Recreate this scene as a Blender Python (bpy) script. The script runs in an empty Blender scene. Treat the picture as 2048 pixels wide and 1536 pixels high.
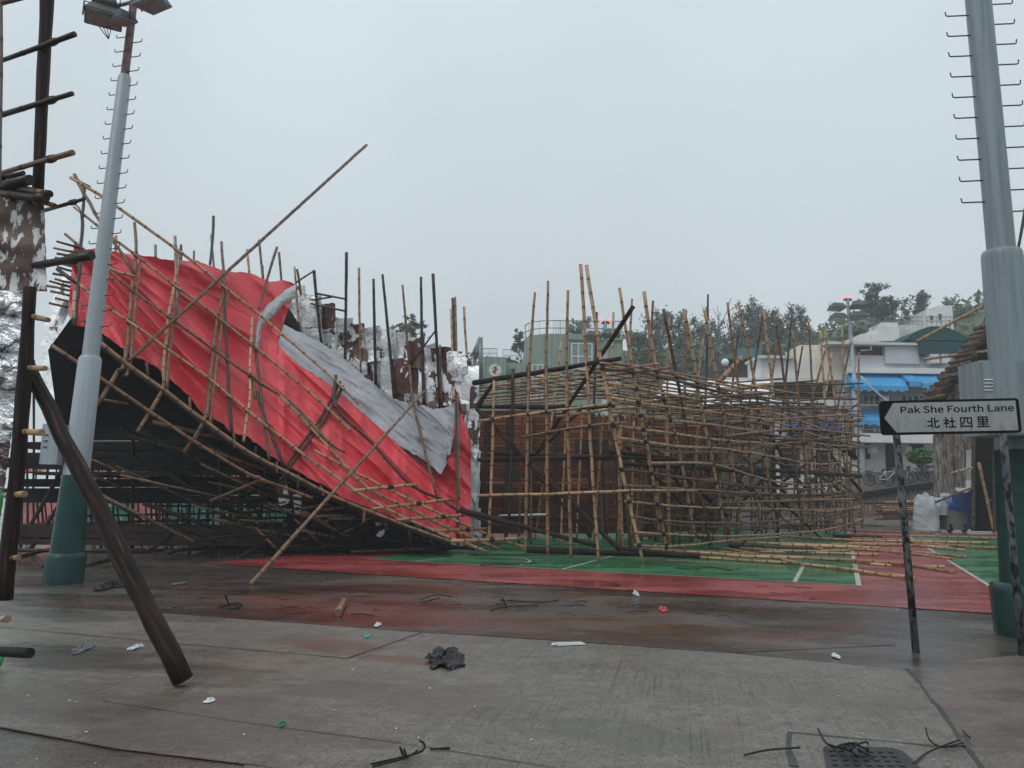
import bpy, math, random
from mathutils import Vector, Matrix, noise

R = random.Random(7)
C = bpy.context.scene.collection
scene = bpy.context.scene

# ------------------------------------------------------------------ camera
F_PX, PITCH, ROLL, CAM_H = 1560.0, math.radians(7.8), math.radians(0.78), 1.6
fwd = Vector((0, math.cos(PITCH), math.sin(PITCH)))
r0, u0 = Vector((1, 0, 0)), Vector((0, -math.sin(PITCH), math.cos(PITCH)))
right = r0 * math.cos(ROLL) + u0 * math.sin(ROLL)
up = -r0 * math.sin(ROLL) + u0 * math.cos(ROLL)
cam_d = bpy.data.cameras.new("camera")
cam = bpy.data.objects.new("camera", cam_d)
C.objects.link(cam)
m = Matrix((right, up, -fwd)).transposed().to_4x4()
m.translation = (0, 0, CAM_H)
cam.matrix_world = m
cam_d.sensor_width = 36
cam_d.lens = F_PX / 2048 * 36
cam_d.clip_start, cam_d.clip_end = 0.05, 2000
scene.camera = cam

# ------------------------------------------------------------------ light
SUN_EL, SUN_AZ = math.radians(52), math.radians(222)
w = bpy.data.worlds.new("World")
scene.world = w
w.use_nodes = True
nt = w.node_tree
bg = nt.nodes['Background']
sky = nt.nodes.new('ShaderNodeTexSky')
sky.sky_type = 'NISHITA'
sky.sun_disc = False
sky.sun_elevation, sky.sun_rotation = SUN_EL, SUN_AZ
sky.dust_density, sky.air_density = 6, 1.5
geo = nt.nodes.new('ShaderNodeTexCoord')
sep = nt.nodes.new('ShaderNodeSeparateXYZ')
nt.links.new(geo.outputs['Generated'], sep.inputs[0])
ramp = nt.nodes.new('ShaderNodeValToRGB')
ramp.color_ramp.elements[0].position = 0.0
ramp.color_ramp.elements[0].color = (0.545, 0.615, 0.65, 1)
ramp.color_ramp.elements[1].position = 0.75
ramp.color_ramp.elements[1].color = (0.71, 0.80, 0.86, 1)
e = ramp.color_ramp.elements.new(0.22)
e.color = (0.575, 0.65, 0.695, 1)
nt.links.new(sep.outputs[2], ramp.inputs[0])
cl = nt.nodes.new('ShaderNodeTexNoise')
cl.inputs['Scale'].default_value = 2.2
cl.inputs['Detail'].default_value = 4
nt.links.new(geo.outputs['Generated'], cl.inputs['Vector'])
mr = nt.nodes.new('ShaderNodeMapRange')
mr.inputs[1].default_value, mr.inputs[2].default_value = 0.3, 0.7
mr.inputs[3].default_value, mr.inputs[4].default_value = 9.4, 10.6
nt.links.new(cl.outputs['Fac'], mr.inputs[0])
sc_ = nt.nodes.new('ShaderNodeVectorMath')
sc_.operation = 'SCALE'
nt.links.new(ramp.outputs[0], sc_.inputs[0])
nt.links.new(mr.outputs[0], sc_.inputs['Scale'])
mixn = nt.nodes.new('ShaderNodeMix')
mixn.data_type = 'RGBA'
mixn.inputs[0].default_value = 0.95
nt.links.new(sky.outputs[0], mixn.inputs[6])
nt.links.new(sc_.outputs[0], mixn.inputs[7])
nt.links.new(mixn.outputs[2], bg.inputs[0])
bg.inputs[1].default_value = 0.1

sd = bpy.data.lights.new("sun", 'SUN')
sd.energy, sd.angle, sd.color = 0.9, math.radians(20), (1, 0.97, 0.93)
so = bpy.data.objects.new("sun", sd)
C.objects.link(so)
so.rotation_euler = (math.pi / 2 - SUN_EL, 0, math.pi - SUN_AZ)
scene.view_settings.view_transform = 'Standard'
scene.view_settings.look = 'None'
scene.view_settings.exposure = 0.08
scene.cycles.volume_bounces = 2
scene.cycles.max_bounces = 8

# ------------------------------------------------------------------ pixel -> place
def ray(px, py):
    return right * ((px - 1024) / F_PX) - up * ((py - 768) / F_PX) + fwd
def P(px, py, d):
    r = ray(px, py)
    return Vector((0, 0, CAM_H)) + r * (d / r.y)
def G(px, py, z=0.0):
    r = ray(px, py)
    return Vector((0, 0, CAM_H)) + r * ((z - CAM_H) / r.z)
def lerp(a, b, t): return a + (b - a) * t
def interp(tab, x):
    if x <= tab[0][0]: return tab[0][1]
    for (a, va), (b, vb) in zip(tab, tab[1:]):
        if x <= b: return va + (vb - va) * (x - a) / (b - a)
    return tab[-1][1]

# ------------------------------------------------------------------ materials
MATS = {}
class NT:
    def __init__(s, name):
        s.m = bpy.data.materials.new(name); s.m.use_nodes = True
        s.t = s.m.node_tree; s.b = s.t.nodes['Principled BSDF']
    def n(s, typ, **kw):
        nd = s.t.nodes.new(typ)
        for k, v in kw.items(): setattr(nd, k, v)
        return nd
    def l(s, a, b): s.t.links.new(a, b)
    def coord(s, which='Object', scale=(1, 1, 1), rot=(0, 0, 0)):
        tc = s.n('ShaderNodeTexCoord'); mp = s.n('ShaderNodeMapping')
        mp.inputs['Scale'].default_value = scale; mp.inputs['Rotation'].default_value = rot
        s.l(tc.outputs[which], mp.inputs[0]); return mp.outputs[0]
    def aniso(s, which, lens, ang):     # rotate first, then stretch: lens[0] along ang
        tc = s.n('ShaderNodeTexCoord'); mp = s.n('ShaderNodeMapping', vector_type='TEXTURE')
        mp.inputs['Scale'].default_value = (*lens, 1); mp.inputs['Rotation'].default_value = (0, 0, ang)
        s.l(tc.outputs[which], mp.inputs[0]); return mp.outputs[0]
    def noise(s, vec, scale, detail=5, rough=0.55):
        nd = s.n('ShaderNodeTexNoise')
        nd.inputs['Scale'].default_value = scale; nd.inputs['Detail'].default_value = detail
        nd.inputs['Roughness'].default_value = rough
        s.l(vec, nd.inputs['Vector']); return nd.outputs['Fac']
    def ramp(s, fac, stops):
        nd = s.n('ShaderNodeValToRGB'); cr = nd.color_ramp
        for i, (p, c) in enumerate(stops):
            if isinstance(c, (int, float)): c = (c, c, c)
            e = cr.elements[i] if i < 2 else cr.elements.new(p)
            e.position = p; e.color = (*c, 1)
        s.l(fac, nd.inputs[0]); return nd.outputs[0]
    def mix(s, fac, a, b, mode='MIX'):
        nd = s.n('ShaderNodeMix', data_type='RGBA', blend_type=mode)
        for v, i in ((fac, 0), (a, 6), (b, 7)):
            if isinstance(v, (int, float)): nd.inputs[i].default_value = v
            elif isinstance(v, tuple): nd.inputs[i].default_value = (*v, 1)
            else: s.l(v, nd.inputs[i])
        return nd.outputs[2]
    def math(s, op, a, b=0.0):
        nd = s.n('ShaderNodeMath', operation=op)
        for v, i in ((a, 0), (b, 1)):
            if isinstance(v, (int, float)): nd.inputs[i].default_value = v
            else: s.l(v, nd.inputs[i])
        return nd.outputs[0]
    def rnd(s): return s.n('ShaderNodeObjectInfo').outputs['Random']
    def bump(s, h, strength=0.3, dist=0.02):
        nd = s.n('ShaderNodeBump'); nd.inputs['Strength'].default_value = strength
        nd.inputs['Distance'].default_value = dist
        s.l(h, nd.inputs['Height']); s.l(nd.outputs[0], s.b.inputs['Normal'])
    def fin(s, col=None, rough=0.6, metal=0.0, spec=None):
        for v, k in ((col, 'Base Color'), (rough, 'Roughness'), (metal, 'Metallic')):
            if v is None: continue
            if isinstance(v, (int, float)): s.b.inputs[k].default_value = v
            elif isinstance(v, tuple): s.b.inputs[k].default_value = (*v, 1)
            else: s.l(v, s.b.inputs[k])
        if spec is not None: s.b.inputs['Specular IOR Level'].default_value = spec
        MATS[s.m.name] = s.m
        return s.m

def mat_plain(name, col, rough=0.6, metal=0.0, var=0.25, scale=6.0, bump=0.0, spec=0.3):
    k = NT(name); v = k.coord()
    f = k.noise(v, scale)
    lo = tuple(c * (1 - var) for c in col); hi = tuple(min(1, c * (1 + var)) for c in col)
    c = k.ramp(f, [(0.3, lo), (0.7, hi)])
    if bump: k.bump(k.noise(v, scale * 4), bump)
    return k.fin(c, rough, metal, spec)

def mat_bamboo(name, dark, light, node, rough=0.38):
    k = NT(name)
    uv = k.n('ShaderNodeTexCoord').outputs['UV']
    sp = k.n('ShaderNodeSeparateXYZ'); k.l(uv, sp.inputs[0])
    vv = k.math('FRACT', k.math('DIVIDE', sp.outputs[1], 0.36))
    band = k.ramp(vv, [(0.0, 1.0), (0.07, 0.0), (0.9, 0.0), (0.96, 0.8), (1.0, 1.0)])
    oc = k.coord('Object')
    base = k.mix(k.rnd(), dark, light)
    mp = k.coord('UV', (3, 0.6, 1))
    f = k.ramp(k.noise(mp, 3.0, 6), [(0.36, 0.45), (0.6, 1.12)])
    c = k.mix(1.0, base, f, 'MULTIPLY')
    st = k.ramp(k.noise(k.coord('UV', (2, 1.3, 1)), 1.1, 4), [(0.5, 0.0), (0.66, 0.75)])
    c = k.mix(st, c, tuple(x * 0.45 for x in dark))
    c = k.mix(band, c, node)
    k.bump(k.noise(k.coord('UV', (30, 2, 1)), 2.0), 0.25, 0.004)
    return k.fin(c, rough, spec=0.35)

mat_bamboo('bamboo_tan', (0.30, 0.16, 0.085), (0.58, 0.37, 0.21), (0.035, 0.022, 0.015))
mat_bamboo('bamboo_brown', (0.10, 0.05, 0.03), (0.27, 0.15, 0.085), (0.02, 0.013, 0.01))
mat_bamboo('bamboo_dark', (0.022, 0.015, 0.012), (0.06, 0.04, 0.03), (0.012, 0.01, 0.009))
mat_bamboo('bamboo_grey', (0.2, 0.17, 0.15), (0.38, 0.34, 0.31), (0.06, 0.05, 0.045))
mat_plain('lashing', (0.012, 0.011, 0.012), 0.4, var=0.3)

k = NT('fir_pole'); v = k.coord('UV', (6, 0.8, 1))
f = k.noise(v, 1.6, 8, 0.68)
c = k.ramp(f, [(0.34, (0.004, 0.0035, 0.0035)), (0.48, (0.018, 0.012, 0.011)), (0.58, (0.06, 0.032, 0.023)), (0.7, (0.17, 0.095, 0.06))])
c = k.mix(k.math('MULTIPLY', k.rnd(), 0.5), c, (0.02, 0.012, 0.012))
k.bump(k.noise(k.coord('UV', (14, 0.9, 1)), 3, 8, 0.7), 0.8, 0.02)
k.fin(c, k.ramp(f, [(0.3, 0.38), (0.7, 0.6)]), spec=0.16)

k = NT('silver_sheet'); rn = k.rnd()
n1 = k.noise(k.coord('UV', (1.3, 0.8, 1)), 0.95, 6, 0.6)
th = k.math('ADD', n1, k.math('MULTIPLY', k.math('SUBTRACT', rn, 0.5), 0.14))
msk = k.ramp(th, [(0.575, 0.0), (0.59, 1.0)])
rust = k.ramp(k.noise(k.coord('UV', (7, 1.2, 1)), 3, 5), [(0.35, (0.04, 0.018, 0.014)), (0.7, (0.13, 0.055, 0.04))])
n2 = k.noise(k.coord('UV', (1, 1.3, 1), (0, 0, .5)), 2.6, 7, 0.66)
ridge_ = k.math('ABSOLUTE', k.math('SUBTRACT', n2, 0.5))
creased = k.ramp(ridge_, [(0.0, (0.08, 0.08, 0.085)), (0.010, (0.3, 0.31, 0.32)), (0.022, (0.74, 0.77, 0.79)), (0.2, (0.86, 0.88, 0.9))])  # dark lines paint the shade of crumpled creases into the colour
sel = k.ramp(k.noise(k.coord('UV'), 0.9, 3), [(0.42, 0.0), (0.56, 1.0)])
creased = k.mix(sel, (0.78, 0.81, 0.83), creased)
dr = k.ramp(k.noise(k.coord('UV'), 5, 8, 0.75), [(0.66, 0.0), (0.72, 0.6)])
creased = k.mix(dr, creased, (0.07, 0.05, 0.045))
c = k.mix(msk, creased, rust)
k.bump(k.noise(k.coord('UV', (1, 1.3, 1), (0, 0, .5)), 2.6, 6, 0.6), 0.45, 0.12)
k.fin(c, 0.4, k.math('MULTIPLY', k.math('SUBTRACT', 1.0, msk), 0.35))

k = NT('foil_sheet')
n2 = k.noise(k.coord('UV', (1, 1.3, 1), (0, 0, .5)), 1.7, 5, 0.6)
ridge_ = k.math('ABSOLUTE', k.math('SUBTRACT', n2, 0.5))
c = k.ramp(ridge_, [(0.0, (0.05, 0.045, 0.045)), (0.014, (0.25, 0.25, 0.26)), (0.03, (0.6, 0.62, 0.65)), (0.2, (0.78, 0.80, 0.83))])  # crease shading put into the foil colour as dark lines
rs_ = k.ramp(k.noise(k.coord('UV', (1, 1.4, 1)), 1.4, 5, 0.6), [(0.56, 0.0), (0.6, 0.9)])
c = k.mix(rs_, c, (0.06, 0.036, 0.03))
k.bump(k.noise(k.coord('UV', (1, 1.3, 1), (0, 0, .5)), 1.7, 6, 0.6), 0.9, 0.2)
k.fin(c, 0.32, 0.75)
k = NT('brown_sheet')
n1 = k.noise(k.coord('UV', (1.2, 0.8, 1)), 1.3, 7, 0.62)
rust = k.ramp(k.noise(k.coord('UV', (7, 1.2, 1)), 3, 5), [(0.35, (0.05, 0.022, 0.017)), (0.7, (0.14, 0.06, 0.045))])
k.bump(k.noise(k.coord('UV'), 3, 7), 0.5, 0.08)
k.fin(k.mix(k.ramp(n1, [(0.57, 0.0), (0.585, 1.0)]), rust, (0.8, 0.82, 0.84)), 0.5)
k = NT('bark_sheet'); v = k.coord('UV', (5, 0.7, 1))
c = k.ramp(k.noise(v, 2.2, 8, 0.65), [(0.3, (0.03, 0.02, 0.016)), (0.48, (0.13, 0.09, 0.075)), (0.6, (0.27, 0.25, 0.235)), (0.75, (0.42, 0.41, 0.4))])
k.bump(k.noise(v, 4, 8), 0.6, 0.03)
k.fin(c, 0.6)

def mat_tarp(name, lo, hi, rough=0.36):
    k = NT(name); v = k.coord('UV')
    f = k.noise(v, 0.7, 6, 0.6)
    c = k.ramp(f, [(0.3, lo), (0.7, hi)])
    cr = k.ramp(k.noise(k.aniso('UV', (1.6, .4), -0.75), 2.0, 8, 0.7), [(0.40, 0.88), (0.55, 1.0)])
    c = k.mix(1.0, c, cr, 'MULTIPLY')
    d = k.ramp(k.noise(v, 2.6, 6, 0.7), [(0.56, 0.0), (0.75, 0.35)])
    c = k.mix(d, c, tuple(x * 0.45 for x in lo))
    n_ = k.noise(k.aniso('UV', (2.6, .55), -0.75), 1.3, 7, 0.62)
    rg = k.math('ABSOLUTE', k.math('SUBTRACT', n_, 0.5))
    h = k.math('ADD', k.math('MULTIPLY', rg, -1.6), k.math('MULTIPLY', k.noise(v, 6, 6, .65), 0.35))
    k.bump(h, 0.62, 0.16)
    return k.fin(c, rough, spec=0.6)
mat_tarp('tarp_red', (0.62, 0.034, 0.050), (0.85, 0.075, 0.095))
mat_tarp('tarp_grey', (0.30, 0.305, 0.325), (0.5, 0.51, 0.54), 0.38)
mat_tarp('tarp_blue', (0.02, 0.06, 0.26), (0.05, 0.13, 0.42))
mat_tarp('tarp_silver', (0.35, 0.38, 0.42), (0.6, 0.63, 0.66))
mat_tarp('plastic_black', (0.004, 0.004, 0.005), (0.012, 0.012, 0.013), 0.3)
mat_tarp('plastic_green', (0.01, 0.22, 0.06), (0.02, 0.4, 0.1), 0.35)

k = NT('plank_wood'); oc = k.coord('Object')
br = k.n('ShaderNodeTexBrick'); br.offset = 0.37
br.inputs['Scale'].default_value = 1.0
br.inputs['Mortar Size'].default_value = 0.012
br.inputs['Brick Width'].default_value = 2.1; br.inputs['Row Height'].default_value = 0.13
br.inputs['Color1'].default_value = (0.0, 0.0, 0.0, 1); br.inputs['Color2'].default_value = (1, 1, 1, 1)
br.inputs['Mortar'].default_value = (0.25, 0.25, 0.25, 1)
k.l(k.coord('UV'), br.inputs['Vector'])
c = k.ramp(br.outputs['Color'], [(0.0, (0.10, 0.036, 0.02)), (0.3, (0.18, 0.062, 0.032)), (0.7, (0.27, 0.095, 0.048)), (1.0, (0.46, 0.20, 0.095))])
big = k.ramp(k.noise(k.coord('UV'), 0.28, 4), [(0.4, 0.35), (0.62, 1.15)])
c = k.mix(1.0, c, big, 'MULTIPLY')
g = k.ramp(k.noise(k.coord('UV', (0.8, 14, 1)), 3, 6), [(0.3, 0.7), (0.7, 1.15)])
c = k.mix(1.0, c, g, 'MULTIPLY')
c = k.mix(br.outputs['Fac'], c, (0.012, 0.008, 0.007))
k.fin(c, 0.6, spec=0.12)

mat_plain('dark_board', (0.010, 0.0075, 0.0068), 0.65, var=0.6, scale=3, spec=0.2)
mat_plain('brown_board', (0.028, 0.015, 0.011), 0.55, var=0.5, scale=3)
mat_plain('interior_black', (0.004, 0.004, 0.005), 0.9, var=0.4, spec=0.1)  # near-black holding the stage interior's shade; also the shed's inner panel

for nm_, lo_, hi_ in (('mast_grey_dark', (0.165, 0.205, 0.225), (0.25, 0.30, 0.325)), ('mast_grey', (0.29, 0.335, 0.365), (0.38, 0.43, 0.46))):  # darker and lighter grey; the darker is for the near right mast
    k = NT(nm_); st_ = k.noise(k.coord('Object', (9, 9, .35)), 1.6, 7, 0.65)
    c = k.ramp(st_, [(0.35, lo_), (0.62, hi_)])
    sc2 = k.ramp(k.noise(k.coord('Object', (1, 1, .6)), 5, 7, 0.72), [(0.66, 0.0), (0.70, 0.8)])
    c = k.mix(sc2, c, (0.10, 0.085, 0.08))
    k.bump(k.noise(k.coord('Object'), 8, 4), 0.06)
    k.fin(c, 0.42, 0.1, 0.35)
mat_plain('mast_rust', (0.2, 0.13, 0.12), 0.6, 0.1, var=0.55, scale=9)
mat_plain('galvanised', (0.2, 0.23, 0.25), 0.4, 0.5, var=0.2)
mat_plain('rung_steel', (0.07, 0.085, 0.095), 0.45, 0.4, var=0.2)
mat_plain('mast_green', (0.010, 0.045, 0.042), 0.36, var=0.3, scale=4, bump=0.05)
mat_plain('lamp_housing', (0.10, 0.11, 0.12), 0.5, 0.2, var=0.2)
mat_plain('lamp_glass', (0.34, 0.33, 0.32), 0.25, var=0.2)
mat_plain('sign_black', (0.006, 0.006, 0.007), 0.5, var=0.2, spec=0.12)
mat_plain('ink_red', (0.5, 0.03, 0.03), 0.6, var=0.1)
mat_plain('white_plastic', (0.72, 0.74, 0.75), 0.35, var=0.08)
mat_plain('white_paint', (0.62, 0.62, 0.61), 0.5, var=0.1)
mat_plain('yellow_paint', (0.6, 0.62, 0.08), 0.5, var=0.1)
mat_plain('wall_white', (0.72, 0.71, 0.70), 0.8, var=0.1, scale=0.8)
mat_plain('wall_grey', (0.50, 0.52, 0.56), 0.8, var=0.1, scale=0.8)
mat_plain('wall_cream', (0.66, 0.60, 0.50), 0.8, var=0.1, scale=0.8)
mat_plain('wall_brown', (0.13, 0.075, 0.07), 0.8, var=0.15, scale=1.5)
mat_plain('awning_blue', (0.07, 0.33, 0.62), 0.5, var=0.15, scale=1.2)
mat_plain('awning_dark_blue', (0.02, 0.10, 0.38), 0.5, var=0.25, scale=1.2)
mat_plain('mesh_green', (0.018, 0.075, 0.078), 0.7, var=0.15, scale=3)
mat_plain('dark_glass', (0.045, 0.05, 0.055), 0.25, var=0.4, scale=2)
mat_plain('pale_glass', (0.25, 0.28, 0.29), 0.2, var=0.25, scale=1)
mat_plain('doorway_dark', (0.022, 0.02, 0.02), 0.7, var=0.3)
mat_plain('concrete_plain', (0.24, 0.235, 0.225), 0.7, var=0.2, scale=2)
mat_plain('paving_dark', (0.05, 0.045, 0.042), 0.5, var=0.3, scale=3)
mat_plain('bike_metal', (0.10, 0.10, 0.11), 0.4, 0.3, var=0.3)
mat_plain('rubber', (0.014, 0.014, 0.014), 0.7, var=0.2)
mat_plain('pink_sheet', (0.52, 0.19, 0.18), 0.5, var=0.3, scale=2)
mat_plain('iron', (0.032, 0.032, 0.035), 0.4, 0.3, var=0.35, scale=12, bump=0.2)
mat_plain('litter_white', (0.62, 0.65, 0.65), 0.4, var=0.15)
mat_plain('litter_teal', (0.1, 0.38, 0.32), 0.4, var=0.3)
mat_plain('litter_red', (0.5, 0.08, 0.1), 0.4, var=0.3)
mat_plain('bark', (0.15, 0.14, 0.13), 0.8, var=0.4)
mat_plain('thatch', (0.10, 0.064, 0.046), 0.65, var=0.75, scale=5)

k = NT('sign_white'); v = k.coord('Object')
f = k.noise(k.coord('Object', (6, 1.5, 2)), 3.0, 6, 0.6)
c = k.ramp(f, [(0.45, (0.30, 0.315, 0.315)), (0.62, (0.255, 0.26, 0.25)), (0.72, (0.17, 0.155, 0.13))])
k.fin(c, 0.4)
k = NT('post_paint'); v = k.coord('Object')
f = k.noise(k.coord('Object', (1, 1, .5)), 17, 6, 0.6)
c = k.ramp(f, [(0.40, (0.006, 0.006, 0.006)), (0.46, (0.014, 0.013, 0.013)), (0.50, (0.075, 0.083, 0.084)), (0.7, (0.145, 0.155, 0.155))])
k.fin(c, 0.5, spec=0.2)

k = NT('stall_stripes'); oc = k.coord('Object', (1, 1, 1), (0, 0.5, 0))
sp = k.n('ShaderNodeSeparateXYZ'); k.l(oc, sp.inputs[0])
fr = k.math('FRACT', k.math('MULTIPLY', sp.outputs[0], 2.6))
c = k.ramp(fr, [(0.0, (0.55, 0.12, 0.12)), (0.49, (0.55, 0.12, 0.12)), (0.5, (0.6, 0.5, 0.48)), (1.0, (0.6, 0.5, 0.48))])
k.fin(c, 0.5)
k = NT('green_sheet'); f = k.noise(k.coord('Object', (1, 1, 3), (0, 0.7, 0)), 3.2, 7, 0.7)
c = k.ramp(f, [(0.4, (0.015, 0.11, 0.085)), (0.56, (0.035, 0.2, 0.15)), (0.63, (0.45, 0.55, 0.5))])
k.bump(f, 0.6, 0.1)
k.fin(c, 0.3)
k = NT('green_tiles'); sp = k.n('ShaderNodeSeparateXYZ'); k.l(k.coord('Object'), sp.inputs[0])
fr = k.math('FRACT', k.math('MULTIPLY', k.math('ADD', sp.outputs[0], sp.outputs[1]), 2.4))
ln = k.ramp(fr, [(0.0, 0.68), (0.14, 1.0), (0.86, 1.0), (1.0, 0.68)])
bs = k.ramp(k.noise(k.coord('Object', (1, 1, 0.3)), 0.9, 5), [(0.3, (0.185, 0.255, 0.20)), (0.7, (0.245, 0.325, 0.26))])
k.fin(k.mix(1.0, bs, ln, 'MULTIPLY'), 0.6)

def mat_leaf(name, lo, hi):
    k = NT(name)
    f = k.noise(k.coord('Object'), 0.55, 3)
    g = k.noise(k.coord('Object'), 6, 2)
    c = k.ramp(k.math('ADD', k.math('MULTIPLY', f, 0.6), k.math('MULTIPLY', g, 0.4)), [(0.35, lo), (0.65, hi)])
    return k.fin(c, 0.7)
mat_leaf('leaf_dark', (0.065, 0.09, 0.072), (0.12, 0.155, 0.12))
mat_leaf('leaf_hazed', (0.11, 0.135, 0.12), (0.19, 0.22, 0.19))  # leaves paled: distance haze put into the colour
mat_leaf('leaf_green', (0.07, 0.105, 0.07), (0.14, 0.20, 0.115))
mat_leaf('leaf_bright', (0.03, 0.11, 0.02), (0.09, 0.22, 0.04))

k = NT('signal_red'); k.b.inputs['Emission Color'].default_value = (1, 0.12, 0.08, 1); k.b.inputs['Emission Strength'].default_value = 3
k.fin((0.5, 0.05, 0.04), 0.3)

# ground materials
VP_X, VP_Y = 1683, 992
Dv = ray(VP_X, VP_Y); Dv.z = 0; Dv.normalize()
Wv = Vector((Dv.y, -Dv.x, 0))
COURT_YAW = math.atan2(Wv.y, Wv.x)

def ground_mat(name, lo, hi, stain, st0, st1, groove=0.0, rough=(0.28, 0.6), tint=(0.11, 0.06, 0.04), puddle=0.5, tint_at=(0.55, 0.66), spots=()):
    k = NT(name); v = k.coord('Object')
    fine = k.noise(v, 55, 3, 0.7); mid = k.noise(v, 4.5, 8, 0.7)
    c = k.ramp(mid, [(0.32, lo), (0.68, hi)])
    c = k.mix(1.0, c, k.ramp(fine, [(0.36, 0.58), (0.5, 1.0), (0.64, 1.36)]), 'MULTIPLY')
    stretch = k.noise(k.coord('Object', (0.55, 1.6, 1), (0, 0, -COURT_YAW)), 0.9, 9, 0.7)
    s = k.ramp(stretch, [(st0, 0.0), (st1, 1.0)])
    c = k.mix(k.math('MULTIPLY', s, 0.8), c, stain)
    s2 = k.ramp(k.noise(k.coord('Object', (0.7, 1.9, 1), (0, 0, 0.2 - COURT_YAW)), 1.3, 9, 0.74), [(tint_at[0], 0.0), (tint_at[1], 0.75)])
    c = k.mix(s2, c, tint)
    pit = k.ramp(k.noise(v, 14, 6, 0.75), [(0.57, 0.0), (0.66, 0.8)])
    c = k.mix(pit, c, tuple(x * 0.35 for x in lo))
    for (ct_, rx, ry, col, am) in spots:      # spilt patches with a ragged outline
        mp = k.n('ShaderNodeMapping'); mp.vector_type = 'TEXTURE'
        mp.inputs['Location'].default_value = (ct_.x, ct_.y, 0); mp.inputs['Scale'].default_value = (rx, ry, 1); mp.inputs['Rotation'].default_value = (0, 0, COURT_YAW)
        k.l(k.n('ShaderNodeTexCoord').outputs['Object'], mp.inputs[0])
        ln = k.n('ShaderNodeVectorMath', operation='LENGTH'); k.l(mp.outputs[0], ln.inputs[0])
        q = k.math('ADD', ln.outputs['Value'], k.math('MULTIPLY', k.math('SUBTRACT', k.noise(k.coord('Object', (0.8, 1.6, 1), (0, 0, -COURT_YAW)), 1.8, 8, 0.7), 0.5), 2.6))
        c = k.mix(k.math('MULTIPLY', k.ramp(q, [(0.55, 1.0), (1.0, 0.0)]), am), c, col)
    h = k.math('ADD', k.math('MULTIPLY', fine, 0.5), mid)
    if groove:
        gv = k.noise(k.aniso('Object', (0.034, 2.4), -0.21), 1.5, 4, 0.7)
        gm = k.ramp(k.noise(v, 0.8, 4), [(0.40, 0.0), (0.60, 1.0)])
        gl = k.math('MULTIPLY', k.ramp(gv, [(0.36, 1.0), (0.48, 0.0)]), gm)
        c = k.mix(k.math('MULTIPLY', gl, groove), c, tuple(x * 0.3 for x in lo))
        h = k.math('ADD', h, k.math('MULTIPLY', gv, 0.6))
    k.bump(h, 0.4, 0.012)
    wet = k.ramp(k.noise(k.coord('Object', (0.6, 1.2, 1), (0, 0, -COURT_YAW)), 0.55, 7, 0.65), [(puddle - 0.06, rough[0]), (puddle + 0.1, rough[1])])
    return k.fin(c, wet, spec=0.5)
ground_mat('ground_concrete', (0.075, 0.064, 0.054), (0.135, 0.118, 0.10), (0.026, 0.02, 0.016), 0.47, 0.62, 0.0, (0.05, 0.34), (0.10, 0.042, 0.024), 0.52)
ground_mat('ground_dirty', (0.06, 0.047, 0.039), (0.115, 0.092, 0.076), (0.02, 0.014, 0.012), 0.43, 0.6, 0.0, (0.06, 0.4), (0.15, 0.05, 0.03), 0.48, (0.5, 0.62),
           ((G(760, 1225), 3.0, 1.0, (0.12, 0.034, 0.022), .8), (G(1180, 1245), 3.0, .6, (0.085, 0.042, 0.018), .85), (G(1480, 1225), 1.6, .8, (0.03, 0.016, 0.012), .8), (G(1290, 1275), 1.6, .35, (0.07, 0.035, 0.016), .8), (G(1420, 1285), 1.4, .3, (0.06, 0.03, 0.015), .7)))
ground_mat('ground_slab', (0.112, 0.099, 0.080), (0.188, 0.168, 0.137), (0.085, 0.079, 0.068), 0.54, 0.7, 0.7, (0.26, 0.56), (0.15, 0.09, 0.058), 0.47, (0.57, 0.7),
           ((G(420, 1440), 1.5, .8, (0.075, 0.058, 0.045), .55), (G(800, 1390), 1.3, .6, (0.085, 0.07, 0.056), .5), (G(60, 1400), 1.2, .7, (0.07, 0.06, 0.05), .5), (G(1700, 1400), .9, .5, (0.105, 0.085, 0.068), .45), (G(1250, 1470), .8, .4, (0.085, 0.085, 0.078), .5), (G(140, 1318), 1.3, .55, (0.035, 0.028, 0.018), .85), (G(420, 1345), .9, .3, (0.055, 0.035, 0.022), .6), (G(780, 1318), .7, .2, (0.12, 0.055, 0.03), .7), (G(660, 1290), .9, .3, (0.11, 0.045, 0.026), .7), (G(120, 1230), 1.6, .4, (0.05, 0.045, 0.038), .7)))
ground_mat('ground_lane', (0.10, 0.08, 0.07), (0.16, 0.13, 0.112), (0.05, 0.033, 0.027), 0.5, 0.66, 0.4, (0.3, 0.55), (0.13, 0.07, 0.05), 0.47)

def court_mat(name, lo, hi, dark):
    k = NT(name); v = k.coord('Object')
    c = k.ramp(k.noise(v, 1.1, 6), [(0.3, lo), (0.7, hi)])
    s = k.ramp(k.noise(k.coord('Object', (0.5, 1.7, 1), (0, 0, -COURT_YAW)), 1.0, 8, 0.68), [(0.5, 0.0), (0.66, 0.75)])
    c = k.mix(s, c, dark)
    c = k.mix(1.0, c, k.ramp(k.noise(v, 30, 3), [(0.3, 0.85), (0.7, 1.12)]), 'MULTIPLY')
    k.bump(k.noise(v, 25, 4), 0.12, 0.01)
    wet = k.ramp(k.noise(k.coord('Object', (0.6, 1.4, 1), (0, 0, -COURT_YAW)), 0.7, 5), [(0.45, 0.18), (0.6, 0.48)])
    return k.fin(c, wet)
court_mat('court_green', (0.012, 0.115, 0.045), (0.028, 0.19, 0.075), (0.008, 0.05, 0.026))
court_mat('court_red', (0.235, 0.034, 0.036), (0.345, 0.062, 0.058), (0.11, 0.018, 0.018))
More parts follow.
